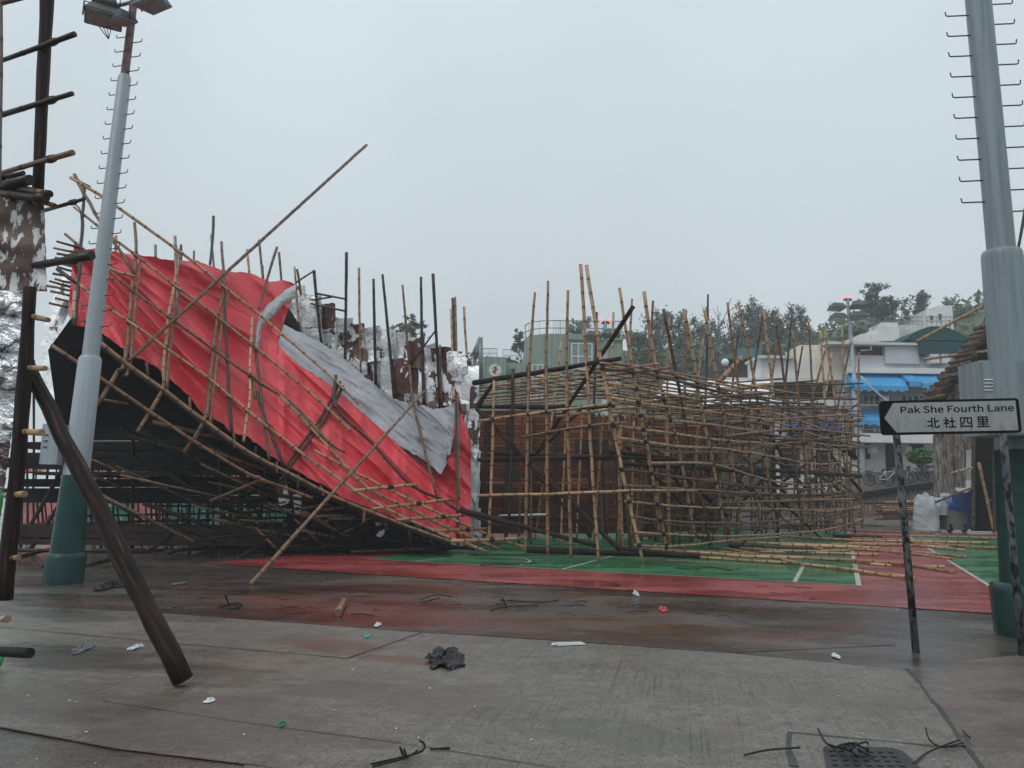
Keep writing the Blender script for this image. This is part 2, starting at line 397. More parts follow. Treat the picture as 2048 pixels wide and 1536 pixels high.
k = NT('line_paint'); c = k.ramp(k.noise(k.coord('Object'), 9, 6, 0.7), [(0.35, (0.22, 0.25, 0.22)), (0.5, (0.46, 0.45, 0.40)), (0.7, (0.55, 0.54, 0.49))]); k.fin(c, 0.35)

# ------------------------------------------------------------------ mesh builder
class MB:
    def __init__(s): s.v = []; s.f = []; s.m = []; s.uv = []; s.sm = []
    def add(s, vs, fs, mat=0, uvs=None, smooth=False):
        o = len(s.v); s.v.extend(vs)
        for i, f in enumerate(fs):
            s.f.append([o + j for j in f]); s.m.append(mat); s.sm.append(smooth)
            if uvs: s.uv.extend(uvs[i])
            else: s.uv.extend([(0.0, 0.0)] * len(f))
    def hexa(s, c, mat=0):   # 8 corners: bottom ring 0-3, top ring 4-7
        fs = [(3, 2, 1, 0), (4, 5, 6, 7), (0, 1, 5, 4), (1, 2, 6, 5), (2, 3, 7, 6), (3, 0, 4, 7)]
        uvs = []
        for f in fs:
            a = c[f[0]]; ux = (Vector(c[f[1]]) - Vector(a)).length; vy = (Vector(c[f[3]]) - Vector(a)).length
            uvs.append([(0, 0), (ux, 0), (ux, vy), (0, vy)])
        s.add([Vector(p) for p in c], fs, mat, uvs)
    def box(s, x0, y0, z0, x1, y1, z1, mat=0):
        s.hexa([(x0, y0, z0), (x1, y0, z0), (x1, y1, z0), (x0, y1, z0), (x0, y0, z1), (x1, y0, z1), (x1, y1, z1), (x0, y1, z1)], mat)
    def obox(s, o, ax, ay, az, mat=0):   # centre and half axes
        o, ax, ay, az = map(Vector, (o, ax, ay, az))
        s.hexa([o - ax - ay - az, o + ax - ay - az, o + ax + ay - az, o - ax + ay - az, o - ax - ay + az, o + ax - ay + az, o + ax + ay + az, o - ax + ay + az], mat)
    def tube(s, pts, rad, n=8, mat=0, cap=True, node=0.0, smooth=True):
        pts = [Vector(p) for p in pts]
        L = [0.0]
        for a, b in zip(pts, pts[1:]): L.append(L[-1] + (b - a).length)
        tot = L[-1]
        if tot < 1e-6: return
        rf = rad if callable(rad) else (lambda t: rad)
        st = []
        if node:
            st = [(l, 1.0) for l in L]
            k_ = 1
            while k_ * node < tot:
                for dl, q in ((-0.022, 1.0), (0.0, 1.13), (0.022, 1.0)): st.append((k_ * node + dl, q))
                k_ += 1
            st = sorted((a, b) for a, b in st if 0 <= a <= tot)
            o2 = []
            for a in st:
                if o2 and a[0] - o2[-1][0] < 0.004: continue
                o2.append(a)
            st = o2
        else: st = [(l, 1.0) for l in L]
        rings, vv = [], []
        nrm = None; j = 0
        vs, fs, uvs = [], [], []
        for l, q in st:
            while j < len(L) - 2 and l > L[j + 1]: j += 1
            seg = max(L[j + 1] - L[j], 1e-9); t = (l - L[j]) / seg
            p = pts[j].lerp(pts[j + 1], t)
            tg = (pts[j + 1] - pts[j]).normalized()
            if t < 0.3 and j > 0: tg = (tg + (pts[j] - pts[j - 1]).normalized()).normalized()
            if nrm is None:
                nrm = tg.cross(Vector((0.31, 0.95, 0.12)))
                if nrm.length < 0.1: nrm = tg.cross(Vector((1, 0, 0)))
            nrm = (nrm - tg * nrm.dot(tg)).normalized()
            bn = tg.cross(nrm); r = rf(l / tot) * q
            for i in range(n):
                a = 2 * math.pi * i / n
                vs.append(p + (nrm * math.cos(a) + bn * math.sin(a)) * r)
            vv.append(l)
        for a in range(len(st) - 1):
            for i in range(n):
                i2 = (i + 1) % n
                fs.append((a * n + i, a * n + i2, (a + 1) * n + i2, (a + 1) * n + i))
                uvs.append([(i / n, vv[a]), ((i + 1) / n, vv[a]), ((i + 1) / n, vv[a + 1]), (i / n, vv[a + 1])])
        s.add(vs, fs, mat, uvs, smooth)
        if cap:
            o = len(s.v) - len(vs); e = len(vs) - n
            s.f.append([o + i for i in reversed(range(n))]); s.m.append(mat); s.sm.append(False); s.uv.extend([(0.5, 0.15)] * n)
            s.f.append([o + e + i for i in range(n)]); s.m.append(mat); s.sm.append(False); s.uv.extend([(0.5, 0.15)] * n)
    def ball(s, c, rx, ry, rz, n=10, k=7, mat=0, jit=0.0, rr=R):
        c = Vector(c); vs = []; fs = []
        for a in range(k + 1):
            th = math.pi * a / k
            for i in range(n):
                ph = 2 * math.pi * i / n; q = 1 + jit * (rr.random() - 0.5)
                vs.append(c + Vector((rx * math.sin(th) * math.cos(ph), ry * math.sin(th) * math.sin(ph), rz * math.cos(th))) * q)
        for a in range(k):
            for i in range(n):
                i2 = (i + 1) % n
                fs.append((a * n + i, (a + 1) * n + i, (a + 1) * n + i2, a * n + i2))
        s.add(vs, fs, mat, None, True)
    def build(s, name, mats, parent=None, loc=None):
        if isinstance(mats, str): mats = [mats]
        if loc is None: loc = parent['_o'] if parent is not None and '_o' in parent else (0, 0, 0)
        loc = Vector(loc)
        me = bpy.data.meshes.new(name)
        me.from_pydata([p - loc for p in map(Vector, s.v)], [], s.f)
        for x in mats: me.materials.append(MATS[x])
        me.polygons.foreach_set('material_index', s.m)
        me.polygons.foreach_set('use_smooth', s.sm)
        ul = me.uv_layers.new(name='UVMap')
        ul.data.foreach_set('uv', [c for q in s.uv for c in q])
        me.update()
        o = bpy.data.objects.new(name, me); C.objects.link(o)
        if parent is not None:
            o.parent = parent
            po = Vector(parent['_o']) if '_o' in parent else Vector((0, 0, 0))
            o.location = loc - po
        else:
            o.location = loc
        o['_o'] = tuple(loc)
        return o

def tag(o, label=None, cat=None, group=None, kind=None):
    if label: o['label'] = label
    if cat: o['category'] = cat
    if group: o['group'] = group
    if kind: o['kind'] = kind
    return o
def thing(name, loc, label, cat, group=None):
    o = bpy.data.objects.new(name, None); C.objects.link(o)
    o.location = loc; o['_o'] = tuple(loc); o.empty_display_size = 0.2
    return tag(o, label, cat, group)

def smooth_pts(pts, step=0.35):
    pts = [Vector(p) for p in pts]
    if len(pts) == 2:
        a, b = pts; n = max(2, int((b - a).length / 1.2))
        return [a.lerp(b, i / n) for i in range(n + 1)]
    out = []
    ext = [pts[0] * 2 - pts[1]] + pts + [pts[-1] * 2 - pts[-2]]
    for i in range(1, len(ext) - 2):
        p0, p1, p2, p3 = ext[i - 1:i + 3]
        n = max(2, int((p2 - p1).length / step))
        for k_ in range(n):
            t = k_ / n
            out.append(0.5 * ((2 * p1) + (p2 - p0) * t + (2 * p0 - 5 * p1 + 4 * p2 - p3) * t * t + (3 * p1 - p0 - 3 * p2 + p3) * t ** 3))
    out.append(pts[-1])
    return out
def knot(mb, p, ax, r, mat=1):
    ax = Vector(ax).normalized()
    mb.tube([p - ax * 0.045, p, p + ax * 0.045], lambda t: r * (1.22 + 0.2 * math.sin(math.pi * t)), 7, mat, smooth=False)
    if R.random() < 0.45:
        q = Vector((R.uniform(-1, 1), R.uniform(-1, 0.2), R.uniform(-0.9, 0.5))).normalized()
        mb.tube([p + q * r, p + q * (r + 0.07), p + q * (r + 0.1) + Vector((R.uniform(-.06, .06), 0, -0.08))], 0.006, 3, mat)
def bamboo(name, pts, r, mat, parent=None, ties=(), loc=None, wob=0.012, taper=0.2):
    pts = smooth_pts(pts)
    if wob and len(pts) > 2:
        for i in range(1, len(pts) - 1):
            pts[i] = pts[i] + Vector((R.uniform(-wob, wob), R.uniform(-wob, wob), R.uniform(-wob, wob)))
    mb = MB()
    nd = 0.36 if mat.startswith('bamboo') else 0
    flip = R.random() < 0.5
    if nd: mb.tube(pts, (lambda t: r * (1 - taper * (t if not flip else 1 - t))), 8, 0, node=nd)
    else:
        q_ = R.uniform(0, 50); pts = [pts[0].lerp(pts[-1], 0) if 0 else p for p in pts]
        dense = []
        for a_, b_ in zip(pts, pts[1:]):
            n_ = max(1, int((b_ - a_).length / .16)); dense += [a_.lerp(b_, z_ / n_) for z_ in range(n_)]
        dense.append(pts[-1])
        mb.tube(dense, (lambda t: r * (1 - taper * (t if not flip else 1 - t)) * (1 + .13 * noise.noise(Vector((t * 14, q_, 0))))), 9, 0)
    for t in ties:
        i = min(range(len(pts)), key=lambda i: (pts[i] - t).length)
        a = pts[max(0, i - 1)]; b = pts[min(len(pts) - 1, i + 1)]
        knot(mb, t, b - a, r)
    return mb.build(name, [mat, 'lashing'], parent, loc)

# ------------------------------------------------------------------ ground
def sheet(name, pts, z, mat, label=None):
    mb = MB(); mb.add([Vector((p.x, p.y, z)) for p in pts], [tuple(range(len(pts)))])
    o = mb.build(name, mat); o['kind'] = 'structure'
    return o
def ccw(pts):
    a = sum(p.x * q.y - q.x * p.y for p, q in zip(pts, pts[1:] + pts[:1]))
    return pts if a > 0 else pts[::-1]
g = 400
sheet('ground', [Vector((-g, -60, 0)), Vector((g, -60, 0)), Vector((g, g, 0)), Vector((-g, g, 0))], 0, 'ground_concrete')
# worn patch of stained concrete in front of the court
dp = [G(-300, 1215), G(120, 1200), G(420, 1168), G(920, 1160), G(1480, 1185), G(1800, 1210), G(1790, 1290), G(1600, 1300), G(1446, 1306), G(1300, 1294), G(942, 1270), G(846, 1266), G(600, 1247), G(300, 1225), G(0, 1235)]
sheet('stained_ground', ccw(dp), 0.004, 'ground_dirty')
# clean brushed slab in the foreground
sp_ = [G(600, 1248), G(846, 1267), G(942, 1272), G(1300, 1296), G(1446, 1307), G(1767, 1337), G(1811, 1340), G(1840, 1368), G(1870, 1409), G(1921, 1482), G(1961, 1536), G(2040, 1660), G(1700, 2500), G(250, 2500), G(489, 1531), G(230, 1500), G(0, 1457), G(-400, 1405), G(-700, 1300), G(-400, 1228), G(0, 1212), G(300, 1226)]
sheet('concrete_slab', ccw(sp_), 0.008, 'ground_slab')
lp = [G(1840, 1368), G(1870, 1409), G(1921, 1482), G(1961, 1536), G(2040, 1660), G(2400, 1700), G(2600, 1330), G(2048, 1310), G(1900, 1325)]
sheet('lane', ccw(lp), 0.004, 'ground_lane')
# court
O = G(1718, 1173)
def ct(u, v): return O + Wv * u + Dv * v          # u to the right, v away
def uv_of(p):
    q = p - O; return q.dot(Wv), q.dot(Dv)
ul, _ = uv_of(G(640, 1132)); ur, _ = uv_of(G(1990, 1180))
vr = uv_of(G(1400, 1191))[1]
sheet('court_apron', ccw([ct(ul - 14, vr), ct(ur + 0.3, vr), ct(ur + 0.3, 60), ct(ul - 14, 60)][:0] or [ct(ul - 2.2, vr), ct(14, vr), ct(14, 24), ct(ul - 2.2, 24)]), 0.012, 'court_red')
sheet('court_surface', ccw([ct(ul, 0), ct(0, 0), ct(0, 22.5), ct(ul, 22.5)]), 0.016, 'court_green')
ur2 = uv_of(G(1925, 1140))[0]
sheet('court_surface', ccw([ct(ur2, vr + 0.3), ct(14, vr + 0.3), ct(14, 22), ct(ur2, 22)]), 0.016, 'court_green')
LZ = 0.020
def cline(u0_, v0_, u1_, v1_, wd=0.06, z=LZ, mat='line_paint', name='court_line'):
    a, b = ct(u0_, v0_), ct(u1_, v1_); d = (b - a).normalized(); n_ = Vector((-d.y, d.x, 0)) * (wd / 2)
    sheet(name, ccw([a - n_, b - n_, b + n_, a + n_]), z, mat)
cline(ul, 0, 0.03, 0, 0.06)
cline(0, 0.03, 0, 22.4, 0.09)
cline(ur2, vr + 0.3, ur2, 22, 0.08)
u1_, v1_ = uv_of(G(1588, 1168)); u2_, v2_ = uv_of(G(1603, 1135)); cline(u1_, 0.03, u1_, v2_, 0.08)
cline(u1_, v2_, u1_ - 3, v2_, 0.06)
u1_, v1_ = uv_of(G(1107, 1145)); u2_, v2_ = uv_of(G(1220, 1115)); cline(u1_, 0.03, u1_, v2_ + 6, 0.07)
arc = smooth_pts([G(825, 1125), G(880, 1119), G(960, 1114.5), G(1031, 1117), G(1061, 1123), G(1040, 1132)], 0.3)
mb = MB()
for a, b in zip(arc, arc[1:]):
    d = (b - a).normalized(); n_ = Vector((-d.y, d.x, 0)) * 0.03
    mb.add([Vector((p.x, p.y, LZ)) for p in (a - n_, b - n_, b + n_, a + n_)], [(0, 1, 2, 3)])
tag(mb.build('court_line', 'line_paint'), kind='structure')
cc = G(1290, 1080); ring = []
mb = MB()
for i in range(28):
    a0, a1 = 2 * math.pi * i / 28, 2 * math.pi * (i + 1) / 28
    q = [cc + Vector((math.cos(a), math.sin(a), 0)) * r_ for r_, a in ((1.8, a0), (1.86, a0), (1.86, a1), (1.8, a1))]
    mb.add([Vector((p.x, p.y, LZ)) for p in q], [(0, 1, 2, 3)])
tag(mb.build('court_line', 'line_paint'), kind='structure')
# joints between slabs
def joint(pp, wd=0.018, z=0.013, mat='paving_dark'):
    pts = [G(*p) for p in pp]; mb = MB()
    for a, b in zip(pts, pts[1:]):
        d = (b - a).normalized(); n_ = Vector((-d.y, d.x, 0)) * wd / 2
        n = max(1, int((b - a).length / 0.25)); prev = None
        for i in range(n + 1):
            p = a.lerp(b, i / n) + n_ * R.uniform(-.6, .6); k_ = R.uniform(.5, 1.3)
            cur = (p - n_ * k_, p + n_ * k_)
            if prev: mb.add([Vector((q.x, q.y, z)) for q in (prev[0], cur[0], cur[1], prev[1])], [(0, 1, 2, 3)])
            prev = cur
    tag(mb.build('pavement_joint', mat), kind='structure')
joint([(-300, 1236), (0, 1256), (307, 1285), (700, 1319)], 0.018)
joint([(846, 1266), (699, 1317)], 0.02)
joint([(0, 1457), (230, 1500), (489, 1531), (700, 1560)], 0.008)
joint([(205, 1405), (547, 1456), (805, 1490), (1078, 1534), (1300, 1570)], 0.009)
joint([(846, 1266), (942, 1271), (1300, 1295), (1446, 1306), (1767, 1336), (1811, 1339), (1840, 1368), (1870, 1409), (1921, 1482), (1961, 1536), (2030, 1640)], 0.03)
joint([(1577, 1467), (1877, 1496)], 0.015)
joint([(1577, 1467), (1584, 1536)], 0.05)
joint([(0, 1200), (330, 1190)], 0.02)
for pp in ([(1700, 1272), (1765, 1274)], [(1785, 1276), (1828, 1276)], [(738, 1213), (766, 1213)], [(786, 1213), (812, 1213)], [(950, 1222), (1010, 1224)], [(1155, 1232), (1245, 1237)]):
    joint(pp, 0.14, 0.0135, 'line_faded') if 'line_faded' in MATS else None

def panel(name, pp, dep, th, mat, parent=None):
    mb = MB(); a = [P(x, y, dep(x, y) if callable(dep) else dep) for x, y in pp]
    b = [p + Vector((0, th, 0)) for p in a]; n = len(a)
    us = [(p.x, p.z) for p in a]
    mb.add(a + b, [tuple(range(n))[::-1], tuple(range(n, 2 * n))] + [(i, (i + 1) % n, n + (i + 1) % n, n + i) for i in range(n)], 0,
           [us[::-1], us] + [[us[i], us[(i + 1) % n], us[(i + 1) % n], us[i]] for i in range(n)])
    return mb.build(name, mat, parent)

# ------------------------------------------------------------------ left: collapsed theatre roof
YL = [(100, 640), (186, 660), (313, 735), (448, 850), (570, 930), (743, 1020), (901, 1082), (1000, 1108)]
def S(x, y):
    yl = interp(YL, x)
    return 16.4 + 3.4 * (x - 150) / 850 + max(0.0, (yl - y)) / 300 * 2.6
stage = thing('collapsed_theatre', G(560, 1110), 'collapsed bamboo theatre with sloping pole lattice above a dark timber interior', 'bamboo structure')
def onS(pp, off=-0.14): return [P(x, y, S(x, y) + off) for x, y in pp]
LEFT_PURLINS = [
 [(141,355),(208,395),(275,443),(360,503),(448,573),(531,640),(565,670),(660,751),(717,808)],
 [(148,414),(228,478),(272,510),(349,570),(435,634),(505,691),(579,751),(650,812),(702,862)],
 [(130,468),(202,526),(260,577),(342,637),(422,695),(524,768),(585,808),(660,886)],
 [(150,560),(189,596),(260,644),(330,695),(419,758),(450,785),(595,900),(687,964),(737,999),(806,1034),(888,1070),(975,1104)],
 [(186,673),(254,728),(326,778),(415,846),(499,905),(568,941),(669,993),(792,1043),(901,1084)],
 [(102,690),(186,745),(296,821),(398,888),(499,948),(625,996)],
 [(560,790),(660,886),(690,905)],
 [(628,900),(740,960),(847,1012),(915,1043),(1000,1078),(1060,1098)],
 [(559,791),(620,854),(685,925),(737,977),(808,1012),(915,1064),(1000,1097)],
]
LEFT_POSTS = [
 [(269,446),(272,510),(263,586),(250,723),(237,740),(195,810)],
 [(360,500),(349,567),(336,644),(326,739),(326,778),(275,863)],
 [(443,484),(448,577),(435,634),(419,765),(410,838),(368,905)],
 [(446,561),(457,768),(463,863)],
 [(554,495),(535,557),(518,618)],
 [(505,634),(499,742),(501,785),(487,883)],
 [(511,697),(521,785),(538,920)],
 [(504,761),(531,839),(567,930)],
 [(680,764),(646,829),(595,900),(570,937)],
 [(686,772),(652,836),(601,906),(560,962)],
 [(819,730),(826,801),(843,876),(873,991)],
 [(905,597),(911,780),(916,1097)],
 [(910,595),(915,780),(919,1000)],
 [(902,619),(908,800)],
 [(157,567),(148,653)],
 [(427,433),(425,480),(420,529)],
 [(350,473),(353,560),(355,631)],
]
def crossings(line, others, dep):
    out = []
    for o in others:
        for (x1, y1), (x2, y2) in zip(line, line[1:]):
            for (x3, y3), (x4, y4) in zip(o, o[1:]):
                den = (x2 - x1) * (y4 - y3) - (y2 - y1) * (x4 - x3)
                if abs(den) < 1e-6: continue
                t = ((x3 - x1) * (y4 - y3) - (y3 - y1) * (x4 - x3)) / den
                u = ((x3 - x1) * (y2 - y1) - (y3 - y1) * (x2 - x1)) / den
                if 0 <= t <= 1 and 0 <= u <= 1:
                    x, y = x1 + t * (x2 - x1), y1 + t * (y2 - y1)
                    out.append(P(x, y, dep(x, y)))
    return out
for i, pl in enumerate(LEFT_PURLINS):
    mt = 'bamboo_tan' if i in (0, 1, 3, 4, 7, 8) else 'bamboo_brown'
    bamboo('bamboo_pole', onS(pl, -0.26), 0.042, mt, stage, wob=0.006)
for i, pl in enumerate(LEFT_POSTS):
    mt = ('bamboo_brown', 'bamboo_tan', 'bamboo_brown', 'bamboo_dark')[i % 4]
    if i in (8, 9): mt = 'bamboo_dark'
    if i == 16: mt = 'bamboo_grey'
    tz = crossings(pl, LEFT_PURLINS, lambda x, y: S(x, y) - 0.21)
    bamboo('bamboo_pole', onS(pl, -0.17), 0.04 if i not in (0, 1, 2) else 0.046, mt, stage, tz, wob=0.006)
# doubled posts lashed beside the first ones
for i in (0, 1, 2, 5):
    pl = [(x + 9, y + 12) for x, y in LEFT_POSTS[i][1:-1]]
    bamboo('bamboo_pole', onS(pl, -0.19), 0.04, 'bamboo_brown', stage, wob=0.006)
# bamboo stubs across the low purlins
for a, b in (((704,982),(833,969)), ((743,1018),(901,999)), ((792,1040),(950,1029)), ((868,1062),(981,1057)), ((901,1082),(1040,1077))):
    bamboo('bamboo_pole', onS([a, b], -0.27), 0.045, 'bamboo_tan', stage, [P((a[0] * .4 + b[0] * .6), (a[1] * .4 + b[1] * .6), S(a[0] * .4 + b[0] * .6, 1e4) - .24)])
G_LINE = [(672,751),(672,815),(744,886),(822,971),(883,998),(915,1021),(1000,1053)]
bamboo('bamboo_pole', onS(G_LINE, -0.24), 0.042, 'bamboo_dark', stage, wob=0.006)
# broken corner at the far left
for pl, mt, r_ in (([(169,376),(163,470),(157,567),(148,653)], 'bamboo_dark', .045), ([(149,349),(190,425),(228,484),(269,548)], 'bamboo_brown', .045),
                   ([(218,535),(240,545),(270,553)], 'bamboo_tan', .04), ([(147,356),(180,374)], 'bamboo_brown', .04), ([(115,538),(160,572)], 'bamboo_dark', .05),
                   ([(102,690),(130,706)], 'bamboo_brown', .045), ([(150,583),(146,640)], 'bamboo_tan', .05)):
    bamboo('bamboo_pole', onS(pl, -0.25), r_, mt, stage)
# broken tips poking above the ridge
for x0, y0, x1, y1, mt, dd in ((558,505,567,560,'bamboo_brown',.3),(518,480,531,558,'bamboo_brown',.4),(494,499,502,540,'bamboo_tan',.4),(525,531,527,562,'bamboo_brown',.3),
    (311,490,311,512,'bamboo_grey',.8),(388,502,386,522,'bamboo_brown',.8),(232,472,233,500,'bamboo_tan',.8),(362,490,360,520,'bamboo_brown',.6),(422,470,431,540,'bamboo_grey',.2)):
    bamboo('bamboo_pole', [P(x0, y0, S(x0, y0) + dd), P(x1, y1 + 50, S(x1, y1) + dd)], 0.036, mt, stage)
# ends of small poles along the left edge of the roof
for i in range(13):
    y = 488 + i * 10 + R.uniform(-3, 3); x = 136 - i * 1.2 + R.uniform(-4, 4)
    bamboo('bamboo_pole', [P(x - R.uniform(16, 30), y - R.uniform(2, 8), 17.3), P(x + 22, y + 6, 17.5)], 0.03, R.choice(['bamboo_brown', 'bamboo_dark']), stage)
# eave battens and short props under the lower edge
ev = [(x, y + 7) for x, y in LEFT_PURLINS[4]]
bamboo('bamboo_pole', onS(ev, 0.35), 0.05, 'bamboo_dark', stage)
for i in range(16):
    t = i / 15; x = lerp(205, 860, t); y = interp(YL, x) + 10
    bamboo('bamboo_pole', [P(x, y - 8, S(x, y) + .2), P(x + R.uniform(-3, 6), y + R.uniform(14, 32), S(x, y) + .25)], 0.035, R.choice(['bamboo_brown', 'bamboo_dark', 'bamboo_tan']), stage)
# flat black sheets added to paint in the shade under the roof
panel('shade_sheet', [(96,700),(150,625),(205,640),(262,690),(330,730),(400,790),(480,850),(600,935),(560,985),(470,905),(400,880),(250,850),(120,875)], lambda x, y: S(x, y) + 0.9, 0.02, 'interior_black', stage)
panel('shade_sheet', [(570,950),(700,1012),(900,1088),(905,1100),(700,1103),(575,1100)], lambda x, y: S(x, y) + 1.1, 0.02, 'interior_black', stage)
# unseen sheet added behind the tarp to keep the stage interior dark
def hidden_shade_roof():
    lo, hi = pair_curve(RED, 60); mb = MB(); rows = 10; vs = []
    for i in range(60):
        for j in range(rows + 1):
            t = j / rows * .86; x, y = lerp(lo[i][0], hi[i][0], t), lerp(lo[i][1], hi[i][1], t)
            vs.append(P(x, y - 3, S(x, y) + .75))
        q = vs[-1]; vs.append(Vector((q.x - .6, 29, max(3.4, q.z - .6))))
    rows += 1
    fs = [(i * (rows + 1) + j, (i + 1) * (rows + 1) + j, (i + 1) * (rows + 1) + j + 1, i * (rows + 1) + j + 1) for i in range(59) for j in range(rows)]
    mb.add(vs, fs); mb.build('hidden_shade_roof', 'dark_board', stage)
# stage floors: long dark boards seen edge on, with gaps between
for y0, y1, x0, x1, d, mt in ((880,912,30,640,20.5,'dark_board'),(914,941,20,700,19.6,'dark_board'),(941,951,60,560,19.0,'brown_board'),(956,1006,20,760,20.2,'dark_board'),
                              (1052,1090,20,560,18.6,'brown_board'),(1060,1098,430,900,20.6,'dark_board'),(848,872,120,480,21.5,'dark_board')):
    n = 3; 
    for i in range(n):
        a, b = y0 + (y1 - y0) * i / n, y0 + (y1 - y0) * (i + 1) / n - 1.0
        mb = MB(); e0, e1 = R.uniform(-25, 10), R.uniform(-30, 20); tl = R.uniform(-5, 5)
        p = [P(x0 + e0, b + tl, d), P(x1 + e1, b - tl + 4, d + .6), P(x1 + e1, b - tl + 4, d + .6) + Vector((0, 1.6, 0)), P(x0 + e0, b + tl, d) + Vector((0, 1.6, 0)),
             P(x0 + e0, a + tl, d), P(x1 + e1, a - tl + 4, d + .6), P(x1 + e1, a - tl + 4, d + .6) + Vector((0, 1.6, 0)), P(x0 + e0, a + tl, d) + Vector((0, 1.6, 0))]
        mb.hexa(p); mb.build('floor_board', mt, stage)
mb = MB()
for y0, y1, xa, xb, d in ((846, 880, 150, 500, 21), (925, 958, 60, 600, 20.4), (1004, 1056, 60, 600, 20.6), (1086, 1112, 120, 620, 19.5)):
    x = xa
    while x < xb:
        x += R.uniform(7, 22); lean_ = R.uniform(-6, 6)
        mb.tube([P(x, y1, d + R.uniform(0, 1.5)), P(x + lean_, y0, d + R.uniform(0, 1.5))], R.uniform(.015, .035), 5)
for i in range(70):
    x = R.uniform(480, 900); yl_ = interp(YL, x); y0 = R.uniform(yl_ + 14, 1092); x1 = x + R.uniform(-130, 130); y1 = min(1098, max(interp(YL, x1) + 12, y0 + R.uniform(-60, 70)))
    mb.tube([P(x, y0, S(x, y0) + R.uniform(.3, .8)), P(x1, y1, S(x1, y1) + R.uniform(.3, .8))], R.uniform(.018, .04), 5, R.choice([0, 0, 1]))
for i in range(46):
    x = R.uniform(110, 640); yl_ = max(interp(YL, x), 690); y0 = yl_ + R.uniform(60, 330); L_ = R.uniform(90, 280); y1 = y0 + L_ * R.uniform(.15, .62)
    if y0 > 1060: continue
    if y1 > 1095: y1 = 1095
    mb.tube([P(x, y0, S(x, y0) + R.uniform(.6, 2)), P(x + L_, y1, S(x + L_, y1) + R.uniform(.6, 1.6))], R.uniform(.02, .055), 6, R.choice([0, 1, 2, 2]))
o = mb.build('floor_slats', ['dark_board', 'bamboo_brown', 'bamboo_dark'], stage); o['kind'] = 'stuff'
for q in ([(548,962),(572,958),(580,1005),(560,1012)], [(585,990),(604,986),(600,1030),(590,1028)], [(506,868),(518,872),(514,886),(502,884)], [(748,1038),(764,1032),(772,1052),(756,1062)], [(756,1062),(770,1058),(766,1076),(752,1072)]):
    panel('metal_sheet', q, lambda x, y: S(x, y) + .75, .02, 'silver_sheet', stage)
# dark props of the stage
props = 0
for i in range(34):
    x = R.uniform(30, 880); d = R.uniform(19.5, 25)
    yl = max(interp(YL, x) + 25, 760 if x > 120 else 720)
    gx = G(x, 1100)
    zb = P(x, 1100, d); zb.z = 0
    tp = P(x + R.uniform(-18, 18), yl, d)
    bamboo('timber_prop', [zb, tp], R.uniform(.03, .055), R.choice(['bamboo_dark', 'fir_pole']), stage)
for (x0, y0), (x1, y1), d in (((182,812),(364,910),19),((364,910),(500,994),19.2),((390,1085),(560,1045),19),((470,1120),(560,1068),18.2),((300,1100),(380,1040),18.6),((60,1100),(150,960),18.6),((40,1085),(130,930),18.9),((500,1085),(640,1000),19.6),((600,1090),(720,1010),20)):
    bamboo('timber_prop', [P(x0, y0, d), P(x1, y1, d + .7)], 0.055, 'fir_pole', stage)
for i in range(20):
    y = 846 + i * 13; x0 = R.uniform(20, 300); d = R.uniform(21, 24)
    bamboo('timber_prop', [P(x0, y + R.uniform(-6, 6), d), P(x0 + R.uniform(200, 480), y + R.uniform(-8, 14), d + .5)], R.uniform(.03, .06), R.choice(['bamboo_dark', 'fir_pole', 'bamboo_dark']), stage)
# rubble poles on the ground under the stage
for (x0, y0), (x1, y1) in (((0,1118),(290,1116)), ((20,1128),(120,1110)), ((60,1112),(88,1140)), ((165,1145),(240,1128)), ((230,1110),(560,1098)), ((330,1120),(520,1092)), ((440,1104),(620,1108)), ((560,1112),(760,1096)), ((640,1106),(900,1100)), ((700,1112),(960,1108)), ((380,1130),(430,1104))):
    a, b = G(x0, y0), G(x1, y1); a.z = R.uniform(.06, .2); b.z = R.uniform(.05, .25)
    bamboo('timber_prop', [a, b], 0.05, R.choice(['fir_pole', 'bamboo_dark']), stage)

# torn silver sheets at the far left end
k_ = 0
for (x0, y0, x1, y1) in ((100,610,128,545),(88,650,126,560),(80,690,120,600),(84,730,112,640),(70,760,100,650),(76,790,96,700),(92,800,104,720),(104,660,130,600)):
    mb = MB(); w_ = R.uniform(13, 20)
    a, b = (x0, y0), (x1, y1)
    d = 17.7 + R.uniform(-.4, .4)
    mb.hexa([P(a[0], a[1], d), P(a[0] + w_, a[1] + 4, d), P(a[0] + w_, a[1] + 4, d + .04), P(a[0], a[1], d + .04), P(b[0], b[1], d + .3), P(b[0] + w_, b[1] + 8, d + .3), P(b[0] + w_, b[1] + 8, d + .34), P(b[0], b[1], d + .34)])
    mb.build('metal_sheet', 'silver_sheet', stage)

